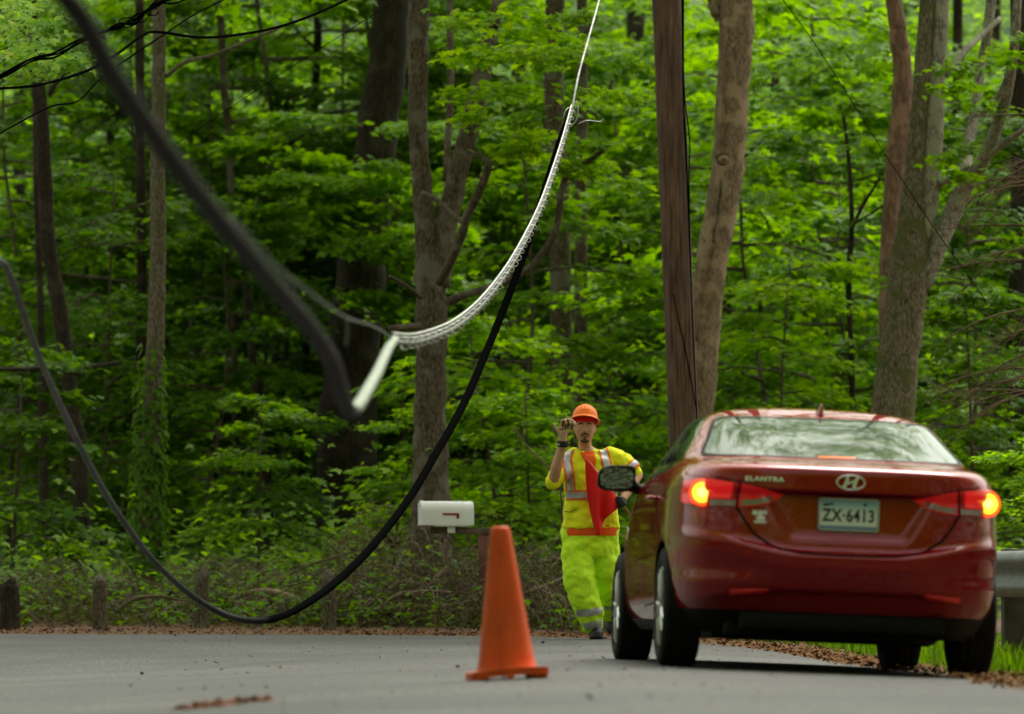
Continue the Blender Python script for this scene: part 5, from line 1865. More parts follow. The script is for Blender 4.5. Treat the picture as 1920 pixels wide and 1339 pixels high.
# pale sticker left of the plate
M['sticker'] = simple('sticker', (0.72, 0.70, 0.68), 0.5, var=0.1, scale=40)
mb = MB()
for (x, y, w_, h_) in ((-.024, .022, .026, .024), (.004, .020, .024, .028), (.028, .024, .020, .020), (.006, -.006, .044, .022), (.004, -.026, .062, .012)):
    mb.rings([rrect(w_, h_, .006, 0, 4) , rrect(w_, h_, .006, .0012, 4)])
    k_ = len(mb.v)
    for i in range(k_ - 2 * len(rrect(w_, h_, .006, 0, 4)), k_):
        a = mb.v[i]; mb.v[i] = (a[0] + x, a[1] + y, a[2] + abs(x) * .004)
place_on('sticker', mb.v, mb.f, M['sticker'], s_of(.462, .80), .79, -1, 0.004, car)

# shark fin aerial
mb = MB()
rg_ = []
for h_, y0, y1, w_ in ((0, -.02, .15, .026), (.012, .0, .14, .022), (.035, .012, .10, .012), (.055, .018, .07, .007), (.064, .024, .055, .004)):
    ring = []
    for a in np.linspace(0, 2 * math.pi, 17)[:-1]:
        ring.append((w_ * math.sin(a), (y0 + y1) / 2 - (y1 - y0) / 2 * math.cos(a), h_))
    rg_.append(ring)
mb.rings(rg_)
fin = mb.build('aerial_fin', M['paint'], car)
fin.location = (0, .42, float(np.interp(.42, [.29, .43, .55, .68], [1.35, 1.38, 1.40, 1.418])) - .005)
fin.rotation_euler = (R(11), 0, 0)
fin.location.z += 0.0

# door mirrors
for sg in (-1, 1):
    mb = MB()
    ctr_ = Vector((sg * 0.985, 1.80, 1.035))
    rings = []
    for y_, sx_, sz_ in ((-.055, .098, .064), (-.05, .106, .072), (-.02, .108, .074), (.03, .100, .066), (.075, .070, .045), (.10, .03, .02)):
        ring = []
        for a in np.linspace(0, 2 * math.pi, 29)[:-1]:
            cxx, szz = math.cos(a), math.sin(a)
            ring.append(ctr_ + Vector((sx_ * math.copysign(abs(cxx) ** .55, cxx) - sg * .012 * szz, y_, sz_ * math.copysign(abs(szz) ** .55, szz) * (1 - .12 * sg * cxx))))
        rings.append(ring)
    mb.rings(rings)
    mb.tube([ctr_ + Vector((-sg * .085, .0, -.035)), ctr_ + Vector((-sg * .13, .04, -.055)), ctr_ + Vector((-sg * .20, .07, -.06))], [.040, .030, .032], 10)
    mir = mb.build('door_mirror', M['black_plastic'], car, sharp=40)
    mb = MB()
    ring = []
    for a in np.linspace(0, 2 * math.pi, 29)[:-1]:
        cxx, szz = math.cos(a), math.sin(a)
        ring.append(ctr_ + Vector((.094 * math.copysign(abs(cxx) ** .6, cxx), -.0575, .060 * math.copysign(abs(szz) ** .6, szz))))
    mb.add(ring, [tuple(range(28))])
    mb.build('mirror_glass', M['mirror'] if 'mirror' in M else M.setdefault('mirror', simple('mirror_glass', (0.20, 0.22, 0.20), 0.12, metal=1.0, var=0.5, scale=45, bump=0.5, bscale=50)), mir)

# wheels
for wy, wz in WHEELS:
    for sg in (-1, 1):
        wx = sg * 0.782
        mb = MB()
        hw, ro, ri = 0.1025, 0.316, 0.21
        prof = [(ri, -hw + .015), (ri + .03, -hw + .002), (ro - .045, -hw), (ro - .014, -hw + .010), (ro - .003, -hw + .026)]
        for k in range(4):
            c = -0.066 + 0.044 * k
            prof += [(ro, c - .015), (ro, c + .015)] + ([(ro - .008, c + .018), (ro - .008, c + .026)] if k < 3 else [])
        prof += [(ro - .003, hw - .026), (ro - .014, hw - .010), (ro - .045, hw), (ri + .03, hw - .002), (ri, hw - .015)]
        mb.lathe(prof, 56, c=(wx, wy, wz), axis='X', cap=False)
        ty = mb.build('wheel', M['rubber_tyre'], car, sharp=50)
        mb = MB()
        face = wx + sg * 0.088
        mb.lathe([(0.212, wx - face + -sg * .08), (0.212, 0), (0.204, sg * .006), (0.196, 0), (0.19, -sg * .03), (0.185, wx - face - sg * .08)], 48, c=(face, wy, wz), axis='X', cap=False)
        mb.lathe([(0.045, -sg * .04), (0.045, 0), (0.03, sg * .006), (0.002, sg * .006)], 24, c=(face, wy, wz), axis='X')
        for k in range(5):
            a0 = 2 * math.pi * k / 5 + .4
            for da in (-.17, .17):
                p0 = Vector((face - sg * .006, wy + math.sin(a0 + da * .5) * .035, wz + math.cos(a0 + da * .5) * .035))
                p1 = Vector((face - sg * .002, wy + math.sin(a0 + da) * .2, wz + math.cos(a0 + da) * .2))
                mb.tube([p0, (p0 + p1) / 2 + Vector((sg * .006, 0, 0)), p1], [.018, .014, .015], 8)
        mb.build('rim', M['alloy'], ty, sharp=50)
        mb = MB()
        mb.lathe([(.20, -sg * .075), (.12, -sg * .07), (.002, -sg * .07)], 32, c=(face, wy, wz), axis='X')
        mb.lathe([(.14, -sg * .03), (.14, -sg * .045), (.002, -sg * .045)], 32, c=(face, wy, wz), axis='X')
        mb.build('brake_disc', M['black_plastic'], ty)

# underbody: floor, wheel wells, exhaust, rear beam
mb = MB()
mb.box((0, 1.35, .26), (1.06, 4.3, .10), bevel=.02)
mb.box((0, 1.35, .30), (1.62, 1.95, .16), bevel=.02)
mb.box((0, -.40, .33), (1.06, .40, .22), bevel=.03)
mb.box((0, 3.1, .35), (1.3, .6, .3), bevel=.03)
for wy, wz in WHEELS:
    mb.box((0, wy, .55), (1.06, .80, .60), bevel=.02)
    for sg in (-1, 1):
        mb.rings([[(sg * .685 + dx_, wy + (RA + .004) * math.cos(a), wz + (RA + .004) * math.sin(a)) for dx_ in (-.17, .17)] for a in np.linspace(-.25, math.pi + .25, 30)], cap=False, closed=False)
mb.box((0, 0.0, .20), (1.2, .10, .07), bevel=.02)
mb.box((-.1, -.42, .225), (1.0, .5, .12), bevel=.03)
mb.box((0, 1.35, .20), (1.1, 3.2, .09), bevel=.02)
for k in range(8):
    mb.box((random.Random(k).uniform(-.5, .5), -.3 + k * .3, .205), (.08, .12, .03), bevel=.01)
mb.build('underbody', M['black_plastic'], car)
mb = MB()
mb.tube(catmull([(.42, .3, .24), (.46, -.3, .23), (.46, -.62, .235), (.46, -.80, .25)], 5), .024, 12, cap=False)
mb.box((.30, -.50, .235), (.5, .22, .13), bevel=.05)
mb.build('exhaust', M['rail_post'], car)
# cabin: parcel shelf, seats, brake bar behind the glass
mb = MB()
mb.box((0, -.02, 1.055), (1.30, .66, .03), bevel=.01)
mb.box((0, .3, .8), (1.3, .2, .62), rot=(R(-18), 0, 0), bevel=.05)
mb.box((0, 1.2, .62), (1.45, 2.2, .2), bevel=.04)
mb.box((0, 2.0, .92), (1.40, .3, .18), bevel=.05)
mb.build('cabin', M['interior'], car)
for x in (-.38, 0.0, .38):
    mb = MB(); mb.box((x, .33, 1.13), (.25, .10, .13), rot=(R(-15), 0, 0), bevel=.04); mb.build('headrest', M['interior_grey'], car)
for x in (-.37, .37):
    mb = MB()
    mb.box((x, 1.05, .86), (.50, .16, .60), rot=(R(-16), 0, 0), bevel=.06)
    mb.box((x, .93, 1.22), (.27, .10, .17), rot=(R(-14), 0, 0), bevel=.045)
    mb.tube([(x - .06, .95, 1.1), (x - .06, .95, 1.2)], .008, 6); mb.tube([(x + .06, .95, 1.1), (x + .06, .95, 1.2)], .008, 6)
    mb.build('front_seat', M['interior_grey'], car)
mb = MB(); mb.box((0.0, -.30, 1.125), (.20, .03, .022), bevel=.006)
mb.build('high_brake_light', M['brake_bar'], car)
# ------------------------------------------------------------------ worker
def fabric(name, col, bump=0.25, rough=0.8, var=0.10, bscale=16):
    m = simple(name, col, rough, var=var, scale=7, bump=bump, bscale=bscale, spec=0.2)
    return m


M['lime'] = fabric('lime_cloth', (0.60, 0.93, 0.03))
M['yellow'] = fabric('yellow_cloth', (0.84, 0.86, 0.02))
M['silver_tape'] = simple('silver_tape', (0.42, 0.42, 0.43), 0.4, metal=0.25, var=0.12, scale=20)
M['orange_trim'] = fabric('orange_trim', (0.85, 0.16, 0.02), 0.1)
M['orange_shirt'] = fabric('orange_shirt', (0.85, 0.115, 0.012))
M['red_cloth'] = fabric('red_flag_cloth', (0.74, 0.016, 0.012), 0.15)
M['skin'] = simple('skin', (0.58, 0.30, 0.175), 0.55, var=0.10, scale=25, bump=0.05, bscale=120)
M['beard'] = simple('beard_hair', (0.085, 0.052, 0.036), 0.9, var=0.4, scale=200)
M['dark_hair'] = simple('dark_hair', (0.018, 0.012, 0.010), 0.8, var=0.3, scale=100)
M['lip'] = simple('lip', (0.27, 0.11, 0.09), 0.5)
M['eye'] = simple('eye', (0.02, 0.014, 0.01), 0.2)
M['eye_white'] = simple('eye_white', (0.5, 0.46, 0.42), 0.3)
M['hat'] = simple('hard_hat', (0.95, 0.20, 0.010), 0.42, var=0.07, spec=0.3)
M['glove_tan'] = simple('tan_leather', (0.50, 0.32, 0.17), 0.7, var=0.15, scale=30, bump=0.2)
M['glove_black'] = simple('glove_knit', (0.014, 0.013, 0.013), 0.8)
M['boot'] = simple('boot_leather', (0.018, 0.016, 0.015), 0.55, var=0.3, scale=20)
M['stick'] = simple('flag_stick', (0.42, 0.12, 0.04), 0.6)

wp = at(1115, 1198, 42.2)
person = thing('person', (at(1100, 1198, 42.2).x, 42.2, max(gz(wp.x, 42.2), float(road_z(wp.x, 42.2))) + 0.004),
               'road worker in orange hard hat and lime yellow vest raising a gloved hand', 'person')
person.scale = (.99, .99, .99)
K = 42.2 / FPX
def px(u, v, y=0.0):
    """worker-local point from a photo pixel; y < 0 is towards the camera"""
    return Vector(((u - 1100) * K, y, (1198 - v) * K))


def limb_mb(mb, pts, rad, sides=16, n=5):
    P = catmull(pts, n)
    r = np.interp(np.linspace(0, 1, len(P)), np.linspace(0, 1, len(rad)), rad)
    mb.tube(P, r, sides)
    mb.ell(P[0], (r[0],) * 3); mb.ell(P[-1], (r[-1],) * 3)


def ering(c, rx, ry, yaw=0.0, n=28, pw=0.85):
    out = []
    for k in range(n):
        a = 2 * math.pi * k / n
        ca, sa = math.cos(a), math.sin(a)
        x, y = rx * math.copysign(abs(ca) ** pw, ca), ry * math.copysign(abs(sa) ** pw, sa)
        out.append(Vector((c[0] + x * math.cos(yaw) - y * math.sin(yaw), c[1] + x * math.sin(yaw) + y * math.cos(yaw), c[2])))
    return out


HC = px(1096.5, 798, -0.03)          # head centre
SL, SR = px(1070, 853, 0.0), px(1152, 850, 0.02)     # shoulders (photo left / right)
EL_, WL = px(1038, 895, -0.20), px(1054, 833, -0.31)
ER_, WR = px(1196, 888, 0.0), px(1168, 934, -0.20)
# body: one surface
mb = MB()
mb.ell(HC + Vector((0, 0.005, 0.022)), (0.081, 0.099, 0.108))                    # skull
mb.rings([ering(HC + Vector((0, -0.012 + 0.0, z_)), rx, ry, n=20) for z_, rx, ry in ((-0.125, .022, .030), (-0.118, .040, .052), (-0.095, .056, .070), (-0.06, .070, .083), (-0.02, .077, .088), (0.03, .080, .09))])
mb.ell(HC + Vector((0, -0.075, -0.108)), (.024, .022, .016))                     # chin
mb.rings([ering(HC + Vector((0, y_, z_)), rx, .014, n=10) for z_, y_, rx in ((0.020, -0.088, .009), (-0.005, -0.098, .010), (-0.026, -0.108, .015), (-0.036, -0.103, .016), (-0.041, -0.094, .012))])  # nose
mb.ell(HC + Vector((0, -0.083, 0.030)), (.050, .016, .011))                      # brow
for sg in (-1, 1):
    mb.ell(HC + Vector((sg * .045, -0.066, -0.028)), (.022, .020, .020))         # cheek
    mb.ell(HC + Vector((sg * .083, 0.012, -0.012)), (.010, .019, .032), rot=(R(-8), 0, R(sg * 20)))  # ear
mb.tube([HC + Vector((0, 0.035, -0.08)), HC + Vector((0.002, 0.045, -0.16)), Vector((0.03, 0.045, 1.46))], [.053, .055, .085], 20)
mb.rings([ering((x_, y_, z_), rx, ry) for z_, x_, y_, rx, ry in ((0.84, .03, .03, .16, .115), (1.0, .03, .03, .155, .11), (1.2, .035, .03, .17, .12), (1.36, .04, .03, .18, .12), (1.45, .04, .035, .15, .09), (1.49, .03, .04, .08, .06))])
limb_mb(mb, [SL, (SL + EL_) / 2 + Vector((-.01, 0, 0)), EL_], [.052, .050, .045])
limb_mb(mb, [EL_, EL_ * .65 + WL * .35 + Vector((-.004, -.012, 0)), WL], [.045, .046, .032])
limb_mb(mb, [SR + Vector((-.015, 0, -.03)), (SR + ER_) / 2 + Vector((0, 0, -.015)), ER_], [.046, .046, .043])
limb_mb(mb, [ER_, ER_ * .6 + WR * .4, WR], [.045, .044, .031])
mb.ell(WL + Vector((0, -.01, .05)), (.038, .022, .05)); mb.ell(WR + Vector((-.02, -.02, -.03)), (.035, .03, .045))
HIPL, HIPR = Vector((-.065, .02, .88)), Vector((.125, .03, .88))
KNL, ANL = px(1093, 1088, -0.10), px(1114, 1168, -0.03)
KNR, ANR = px(1141, 1075, 0.03), px(1146, 1140, 0.36)
limb_mb(mb, [HIPL, KNL, ANL], [.085, .06, .042]); limb_mb(mb, [HIPR, KNR, ANR], [.085, .06, .042])
mb.ell(ANL + Vector((0, 0, -.05)), (.030, .05, .03)); mb.ell(ANR + Vector((0, .02, -.04)), (.03, .04, .04))
me = remesh(mb, 0.008, 3, M['skin'])
link('body', me, person)

# face: eyes, brows, moustache and goatee, lips, ears come with the body
for sg in (-1, 1):
    mb = MB(); mb.ell(HC + Vector((sg * .031, -.0835, .008)), (.0135, .008, .0072)); e_ = mb.build('eye', M['eye_white'], person)
    mb = MB(); mb.ell(HC + Vector((sg * .031, -.0895, .008)), (.0068, .004, .0070)); mb.build('iris', M['eye'], e_)
    mb = MB(); mb.tube([HC + Vector((sg * .012, -.096, .024)), HC + Vector((sg * .032, -.097, .031)), HC + Vector((sg * .054, -.082, .024))], [.0045, .0055, .003], 8); mb.build('eyebrow', M['dark_hair'], person)
mb = MB()
mb.tube([HC + Vector((-.034, -.080, -.070)), HC + Vector((-.020, -.0945, -.053)), HC + Vector((0, -.100, -.049)), HC + Vector((.020, -.0945, -.053)), HC + Vector((.034, -.080, -.070))], [.005, .008, .008, .008, .005], 8)
mb.ell(HC + Vector((0, -.083, -.110)), (.036, .017, .017))
mb.ell(HC + Vector((0, -.094, -.086)), (.010, .008, .008))
link('beard', remesh(mb, 0.003, 2, M['beard']), person)
mb = MB(); mb.tube([HC + Vector((-.024, -.087, -.0725)), HC + Vector((-.008, -.0975, -.069)), HC + Vector((.008, -.0975, -.069)), HC + Vector((.024, -.087, -.0725))], [.002, .005, .005, .002], 8)
mb.tube([HC + Vector((-.02, -.088, -.077)), HC + Vector((0, -.097, -.079)), HC + Vector((.02, -.088, -.077))], [.002, .0048, .002], 8)
mb.build('lips', M['lip'], person)
mb = MB(); mb.rings([ering(HC + Vector((0, .012, z_)), rx, ry, n=28, pw=1) for z_, rx, ry in ((-.03, .074, .09), (0.0, .0795, .0965), (.04, .082, .0985), (.06, .081, .097))], cap=False)
hair = mb
# keep the hair to the sides and back only
hair.f = [f_ for f_ in hair.f if sum(hair.v[i][1] for i in f_) / 4 > HC.y - .035]
hair.m = [0] * len(hair.f)
hair.build('hair', M['dark_hair'], person)
mb = MB()
mb.rings([ering(HC + Vector((0, -.004, z_)), rx, ry, n=28, pw=1) for z_, rx, ry in ((.046, .083, .1005), (.06, .084, .1015), (.085, .080, .098))], cap=False)
mb.build('headband', M['red_cloth'], person)

# hard hat
mb = MB()
hc = HC + Vector((0.002, .0, .072))
rings = []
for a in np.linspace(0, math.pi / 2 * .985, 12):
    rings.append(ering(hc + Vector((0, 0, .110 * math.sin(a))), .103 * math.cos(a) ** .82, .132 * math.cos(a) ** .82, n=36, pw=1))
low = ering(hc + Vector((0, 0, -.006)), .105, .134, n=36, pw=1)
brim = ering(hc + Vector((0, -.012, -.020)), .124, .156, n=36, pw=1)
for i, q in enumerate(brim):          # peak at the front, narrow rim at the sides
    if q.y < hc.y:
        q.y -= .022 * max(0, (hc.y - q.y) / .15) ** 2
        q.z -= .010 * max(0, (hc.y - q.y) / .15)
brim2 = [q + Vector((0, 0, -.006)) for q in brim]
inn = ering(hc + Vector((0, 0, -.014)), .097, .126, n=36, pw=1)
inn2 = ering(hc + Vector((0, 0, .03)), .093, .120, n=36, pw=1)
mb.rings([inn2, inn, brim2, brim, low] + rings, cap=False)
k = len(mb.v); mb.add([rings[-1][i] for i in range(36)], [tuple(range(36))])
for x in (-.022, 0, .022):
    pts = [hc + Vector((x, -.132 * math.cos(a), .111 * math.sin(a) * (1 - (x / .103) ** 2) ** .5)) for a in np.linspace(.35, 2.7, 14)]
    mb.tube(pts, .006 if x else .008, 8)
hat = mb.build('hard_hat', M['hat'], person, sharp=60)
hat.rotation_euler = (R(-16), R(4), 0)
# tilt about the head, not about the feet
hat.location = hc - Euler((R(-16), R(4), 0)).to_matrix() @ hc

# vest with sleeves, wrinkled
tex = bpy.data.textures.new('wrinkle', 'CLOUDS'); tex.noise_scale = 0.075; tex.noise_depth = 2
tex2 = bpy.data.textures.new('fold', 'CLOUDS'); tex2.noise_scale = 0.14; tex2.noise_depth = 3
disp = lambda s_, t_=tex: ('DISPLACE', dict(texture=t_, strength=s_, mid_level=0.5, texture_coords='LOCAL'))
mb = MB()
TOR = ((.885, .035, .03, .232, .165), (.92, .035, .03, .228, .162), (1.02, .035, .03, .220, .158), (1.12, .035, .03, .215, .155), (1.25, .035, .03, .215, .155), (1.36, .035, .03, .212, .15), (1.43, .038, .035, .185, .125), (1.475, .035, .04, .140, .098), (1.515, .025, .045, .085, .075))
mb.rings([ering((x_, y_, z_), rx, ry) for z_, x_, y_, rx, ry in TOR])
limb_mb(mb, [SL + Vector((.03, .02, -.01)), SL + Vector((-.02, -.02, -.05)), SL * .35 + EL_ * .65 + Vector((0, .02, -.02)), EL_ + Vector((-.004, .035, -.015))], [.082, .084, .078, .068])
limb_mb(mb, [SR + Vector((-.03, .02, -.01)), SR + Vector((.03, .01, -.035)), SR * .3 + ER_ * .7, SR * .08 + ER_ * .92], [.080, .082, .074, .062])
vest_me = remesh(mb, 0.010, 4, M['yellow'], extra=[disp(0.030, tex), disp(0.020, tex2)])
vest = link('vest', vest_me, person)
bm = bmesh.new(); bm.from_mesh(vest_me); vtree = BVHTree.FromBMesh(bm); bm.free()


def front_hit(x, z, off):
    h = vtree.ray_cast(Vector((x, -2, z)), Vector((0, 1, 0)))
    return (h[0] + Vector((0, -off, 0))) if h[0] is not None else None


def strip(name, mat, path, width, off, parent, horizontal=False):
    """a tape on the front of the vest, following path in (x, z)"""
    P = catmull([(a, b_, 0) for a, b_ in path], 10)
    mb = MB(); v, f = [], []
    m_ = 6
    for i, q in enumerate(P):
        a, b_ = np.array(P[max(i - 1, 0)][:2]), np.array(P[min(i + 1, len(P) - 1)][:2])
        t = (b_ - a) / (np.linalg.norm(b_ - a) + 1e-9)
        s_ = np.array([-t[1], t[0]])
        for k in range(m_ + 1):
            w = (k / m_ - .5) * width
            h = front_hit(q[0] + s_[0] * w, q[1] + s_[1] * w, off)
            v.append(h)
    for i in range(len(P) - 1):
        for k in range(m_):
            a = i * (m_ + 1) + k
            ids = (a, a + 1, a + m_ + 2, a + m_ + 1)
            if all(v[j] is not None for j in ids) and max(v[j].y for j in ids) - min(v[j].y for j in ids) < .12:
                f.append(ids)
    v = [q if q is not None else Vector((0, 0, 0)) for q in v]
    used_ = sorted({i for q in f for i in q}); mp2 = {o_: n_ for n_, o_ in enumerate(used_)}
    mb.add([v[i] for i in used_], [tuple(mp2[i] for i in q) for q in f])
    return mb.build(name, M[mat], parent)


xz = lambda u, v: ((u - 1100) * K, (1198 - v) * K)
for pth in ([xz(1067, 838), xz(1063, 860), xz(1067, 885), xz(1070, 918)], [xz(1127, 826), xz(1134, 850), xz(1140, 880), xz(1142, 918)]):
    strip('trim', 'orange_trim', pth, .082, .006, vest)
    strip('reflective_tape', 'silver_tape', pth, .050, .010, vest)
wa = [xz(1046, 926), xz(1075, 926), xz(1110, 926), xz(1140, 925), xz(1170, 924)]
strip('trim', 'orange_trim', wa, .082, .007, vest)
strip('reflective_tape', 'silver_tape', wa, .050, .011, vest)
# shirt showing at the open neck, zip line, pocket flap
mb = MB(); v, f = [], []
L_ = [(1087, 845), (1091, 853), (1097, 864), (1104, 880), (1112, 898)]
R_ = [(1114, 843), (1116, 853), (1117, 866), (1115, 882), (1113, 898)]
for (a, b_), (c_, d_) in zip(catmull([(x, y, 0) for x, y in L_], 6) and [(p_[0], p_[1]) for p_ in catmull([(x, y, 0) for x, y in L_], 6)], [(p_[0], p_[1]) for p_ in catmull([(x, y, 0) for x, y in R_], 6)]):
    for k in range(9):
        t = k / 8
        x_, z_ = xz(a + (c_ - a) * t, b_ + (d_ - b_) * t)
        sag = 0.0
        h = front_hit(x_, z_, .008)
        v.append(h if h is not None else Vector((x_, -.05, z_)))
for i in range(len(v) // 9 - 1):
    for k in range(8):
        a = i * 9 + k; f.append((a, a + 1, a + 10, a + 9))
mb.add(v, f); mb.build('shirt_neck', M['orange_shirt'], person)
mb = MB()
mb.rings([ering(Vector((.012, .02, 1.515 + d_)), rx, ry, n=28, pw=1) for d_, rx, ry in ((-.07, .098, .098), (-.04, .082, .080), (-.02, .070, .068), (-.014, .064, .062), (-.02, .06, .06))], cap=False)
mb.build('shirt_collar', M['orange_shirt'], person)
mb = MB()
mb.rings([ering((.035, .03, z_), rx, ry) for z_, rx, ry in ((.825, .222, .158), (.86, .226, .160), (.91, .222, .156))], cap=False)
hem = mb.mesh('shirt_hem', M['orange_shirt'])
o_ = link('shirt_hem', hem, person)
strip('vest_opening', 'lime', [xz(1113, 898), xz(1112, 930), xz(1111, 960), xz(1111, 986)], .012, .012, vest)
strip('pocket_flap', 'yellow', [xz(1056, 946), xz(1068, 948), xz(1080, 945)], .040, .010, vest)
strip('pocket_edge', 'leaf_olive', [xz(1054, 955), xz(1068, 958), xz(1081, 953)], .006, .013, vest)
# sleeve tape on the arm holding the flag
ax_ = (ER_ - SR).normalized()
def band(name, mat, c, axis, r, w, parent, ry=1.0, n=28):
    axis = axis.normalized()
    u_ = axis.orthogonal().normalized(); v_ = axis.cross(u_)
    mb = MB()
    mb.rings([[c + axis * d_ + (u_ * math.cos(a) + v_ * math.sin(a)) * rr_ for a in np.linspace(0, 2 * math.pi, n + 1)[:-1]] for d_, rr_ in ((-w / 2, r - .004), (-w / 2 + .003, r), (w / 2 - .003, r), (w / 2, r - .004))], cap=False)
    return mb.build(name, M[mat], parent)
band('trim', 'orange_trim', SR * .30 + ER_ * .70, ax_, .083, .075, vest)
band('reflective_tape', 'silver_tape', SR * .30 + ER_ * .70, ax_, .086, .048, vest)

# trousers
mb = MB()
mb.rings([ering((.033, .03, z_), rx, ry) for z_, rx, ry in ((.66, .205, .15), (.74, .22, .158), (.86, .212, .150), (.93, .195, .14))])
limb_mb(mb, [Vector((-.072, .03, .86)), px(1083, 1040, -.01), px(1086, 1085, -.07), px(1097, 1125, -.06), px(1107, 1150, -.04), px(1110, 1164, -.03)], [.125, .132, .128, .118, .110, .098], 20)
limb_mb(mb, [Vector((.14, .04, .86)), px(1135, 1040, .03), px(1141, 1080, .05), px(1145, 1115, .18), px(1147, 1146, .32)], [.118, .12, .115, .108, .10], 20)
tr_me = remesh(mb, 0.011, 4, M['lime'], extra=[disp(0.055, tex2), disp(0.028, tex)])
tr = link('trousers', tr_me, person)
bm = bmesh.new(); bm.from_mesh(tr_me); vtree_t = BVHTree.FromBMesh(bm); bm.free()
vtree, vt_keep = vtree_t, vtree
for (a, b_) in (((1074, 1150), (1132, 1142)), ((1082, 1176), (1134, 1165))):
    q0, q1 = xz(*a), xz(*b_)
    mid = ((q0[0] + q1[0]) / 2, (q0[1] + q1[1]) / 2 - .006)
    strip('reflective_tape', 'silver_tape', [q0, mid, q1], .055, .007, tr)
strip('reflective_tape', 'silver_tape', [xz(1134, 1140), xz(1146, 1139), xz(1158, 1139)], .03, .008, tr)
strip('drawstring', 'yellow', [xz(1108, 1004), xz(1106, 1020), xz(1104, 1038)], .010, .010, tr)
strip('drawstring', 'yellow', [xz(1111, 1004), xz(1112, 1022), xz(1110, 1038)], .010, .010, tr)

# boots
mb = MB()
b0 = px(1118, 1198, 0)
mb.rings([ering(b0 + Vector((dx_, y_, z_)), rx, rz, n=20) for dx_, y_, z_, rx, rz in ((0, .0, .008, .056, .13), (0, -.0, .02, .058, .135), (0, 0, .06, .057, .13), (-.002, .01, .10, .050, .10), (-.004, .03, .12, .042, .055), (-.006, .03, .17, .045, .05))])
link('boot', remesh(mb, .007, 3, M['boot']), person)
mb = MB(); mb.rings([ering(b0 + Vector((0, 0, z_)), .056, .128, n=24) for z_ in (0, .012)] ); mb.build('boot_sole', M['gap'], person)
mb = MB()
b1 = px(1148, 1160, .36)
mb.ell(b1 + Vector((0, -.02, .02)), (.048, .06, .10), rot=(R(-35), 0, 0)); mb.ell(b1 + Vector((0, -.06, -.05)), (.05, .05, .085), rot=(R(-25), 0, 0))
link('boot', remesh(mb, .007, 3, M['boot']), person)

# raised glove: palm, four curled fingers, thumb out to the side
mb = MB()
w = WL
pc_ = px(1055, 806, -.325)
mb.ell(pc_, (.046, .024, .052), rot=(0, R(12), 0))
mb.tube([w, w + Vector((.0, -.005, .03)), pc_], [.034, .036, .034], 14)
fing = [(-.026, .116, .008), (-.002, .124, .0), (.022, .117, -.004), (.042, .098, -.006)]
for i, (fx, ln, dy) in enumerate(fing):
    k0 = pc_ + Vector((fx * .92 + .010, -.004, .040 - abs(fx - .0) * .25))
    d1 = Vector((.12 + .12 * i, -.30, .85)).normalized()
    p1 = k0 + d1 * ln * .42
    d2 = Vector((.62, -.80, .10)).normalized()
    p2 = p1 + d2 * ln * .34
    d3 = Vector((.25, -.25, -.90)).normalized()
    p3 = p2 + d3 * ln * .26
    mb.tube(catmull([k0 - d1 * .02, k0, p1, p2, p3], 4), np.linspace(.0125, .0095, 17), 9)
    mb.ell(p3, (.0098,) * 3); mb.ell(p1, (.0122,) * 3)
th = pc_ + Vector((-.032, .0, -.012))
mb.tube(catmull([th, th + Vector((-.022, -.004, .024)), th + Vector((-.034, -.008, .050)), th + Vector((-.043, -.012, .070))], 4), np.linspace(.0155, .009, 13), 10)
gl_me = remesh(mb, 0.004, 2, M['glove_tan'])
glv = link('glove', gl_me, person)
band('cuff', 'glove_black', w + Vector((0, -.004, .012)), pc_ - w, .043, .050, glv)
band('cuff_strap', 'silver_tape', w + Vector((-.012, -.006, .006)), pc_ - w, .036, .012, glv)
mb = MB()
for i, (fx, ln, dy) in enumerate(fing[:-1]):       # dark seams between the fingers
    k0 = pc_ + Vector(((fx + fing[i + 1][0]) * .46 + .010, -.023, .046))
    mb.tube([k0 + Vector((-.004, .002, -.022)), k0, k0 + Vector((.014, -.014, .036))], [.003, .0045, .003], 6)
mb.tube([pc_ + Vector((-.036, -.020, .018)), pc_ + Vector((-.004, -.028, .010)), pc_ + Vector((.034, -.022, .022))], .0032, 6)
mb.build('glove_seam', M['glove_black'], glv)
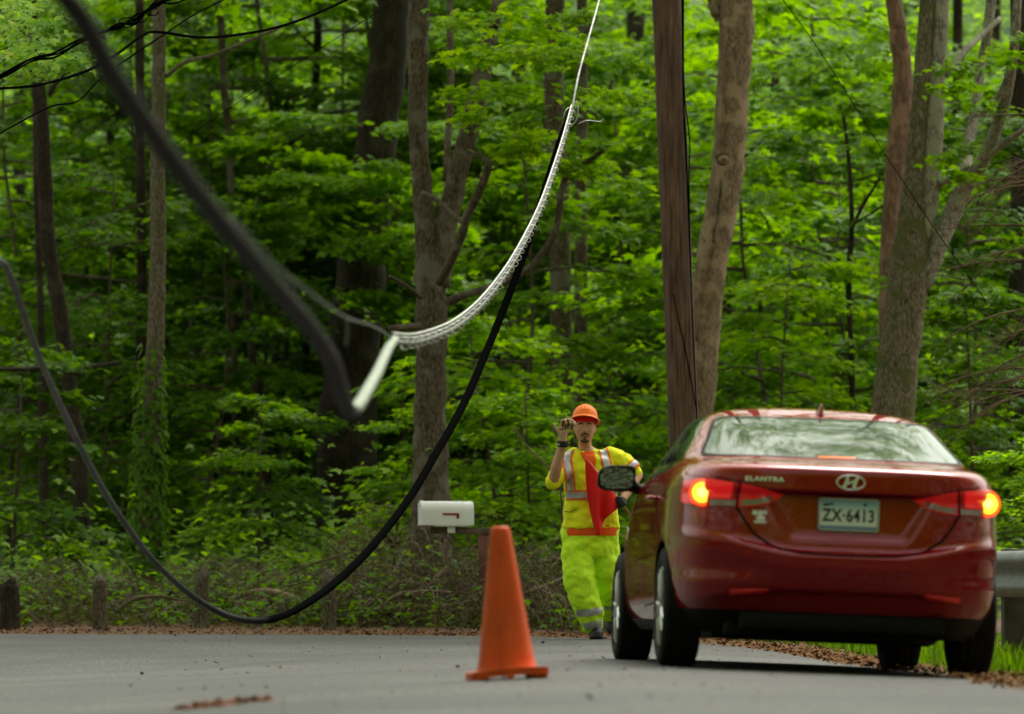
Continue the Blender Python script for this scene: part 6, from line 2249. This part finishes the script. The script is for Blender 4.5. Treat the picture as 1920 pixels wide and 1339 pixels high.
# hand on the flag stick
mb = MB()
hp = px(1163, 941, -.225)
mb.ell(hp, (.038, .028, .042))
mb.tube([WR, WR * .5 + hp * .5, hp], [.034, .035, .034], 12)
sd = (px(1182, 963, -.20) - px(1098, 858, -.27)).normalized()
nrm_ = sd.cross(Vector((0, 1, 0))).normalized()
for i in range(4):
    c0 = hp + sd * (-.030 + .020 * i)
    pts = [c0 + nrm_ * .030 + Vector((0, .010, 0)), c0 + nrm_ * .028 + Vector((0, -.026, 0)), c0 + Vector((0, -.040, 0)), c0 - nrm_ * .026 + Vector((0, -.028, 0)), c0 - nrm_ * .022 + Vector((0, -.006, 0))]
    mb.tube(catmull(pts, 4), np.linspace(.0115, .009, 17), 9)
mb.tube(catmull([hp - sd * .03 - nrm_ * .02, hp - sd * .05 + Vector((0, -.03, 0)), hp - sd * .035 + nrm_ * .02 + Vector((0, -.045, 0))], 4), np.linspace(.013, .009, 9), 9)
link('glove', remesh(mb, 0.004, 2, M['glove_black']), person)

# the flag: a thing of its own, held in the hand
s0, s1 = px(1097, 856, -.275), px(1183, 965, -.198)
fb = thing('flag', person.location + hp * .99, 'bright red warning flag on a thin stick held across the worker', 'flag')
fb.scale = (.99, .99, .99)
mb = MB(); mb.tube([s0 - hp, s1 - hp], .0075, 8); mb.build('stick', M['stick'], fb)
mb = MB(); v, f = [], []
ns_, nt_ = 26, 30
fl = np.linspace(0, 1, ns_ + 1)
for i, s_ in enumerate(fl):
    top = s0.lerp(px(1166, 943, -.215), s_)
    bot = Vector(px(float(np.interp(s_, [0, .18, .45, 1], [1117, 1124, 1133, 1166])), float(np.interp(s_, [0, .18, .45, 1], [1003, 1000, 972, 945])), -.24))
    for k in range(nt_ + 1):
        t = k / nt_
        q = top.lerp(bot, t)
        q.x += .030 * math.sin(t * math.pi) * (-(1 - s_) * .9) * (1 if s_ < .5 else .5)
        q.y += -.012 + .045 * math.sin(s_ * 13 + t * 2.6) * t * (1 - .4 * s_) - .05 * t * (1 - t)
        v.append(q - hp)
for i in range(ns_):
    for k in range(nt_):
        a = i * (nt_ + 1) + k; f.append((a, a + 1, a + nt_ + 2, a + nt_ + 1))
mb.add(v, f)
fo = mb.build('flag_cloth', M['red_cloth'], fb)
sm = fo.modifiers.new('thickness', 'SOLIDIFY'); sm.thickness = .003
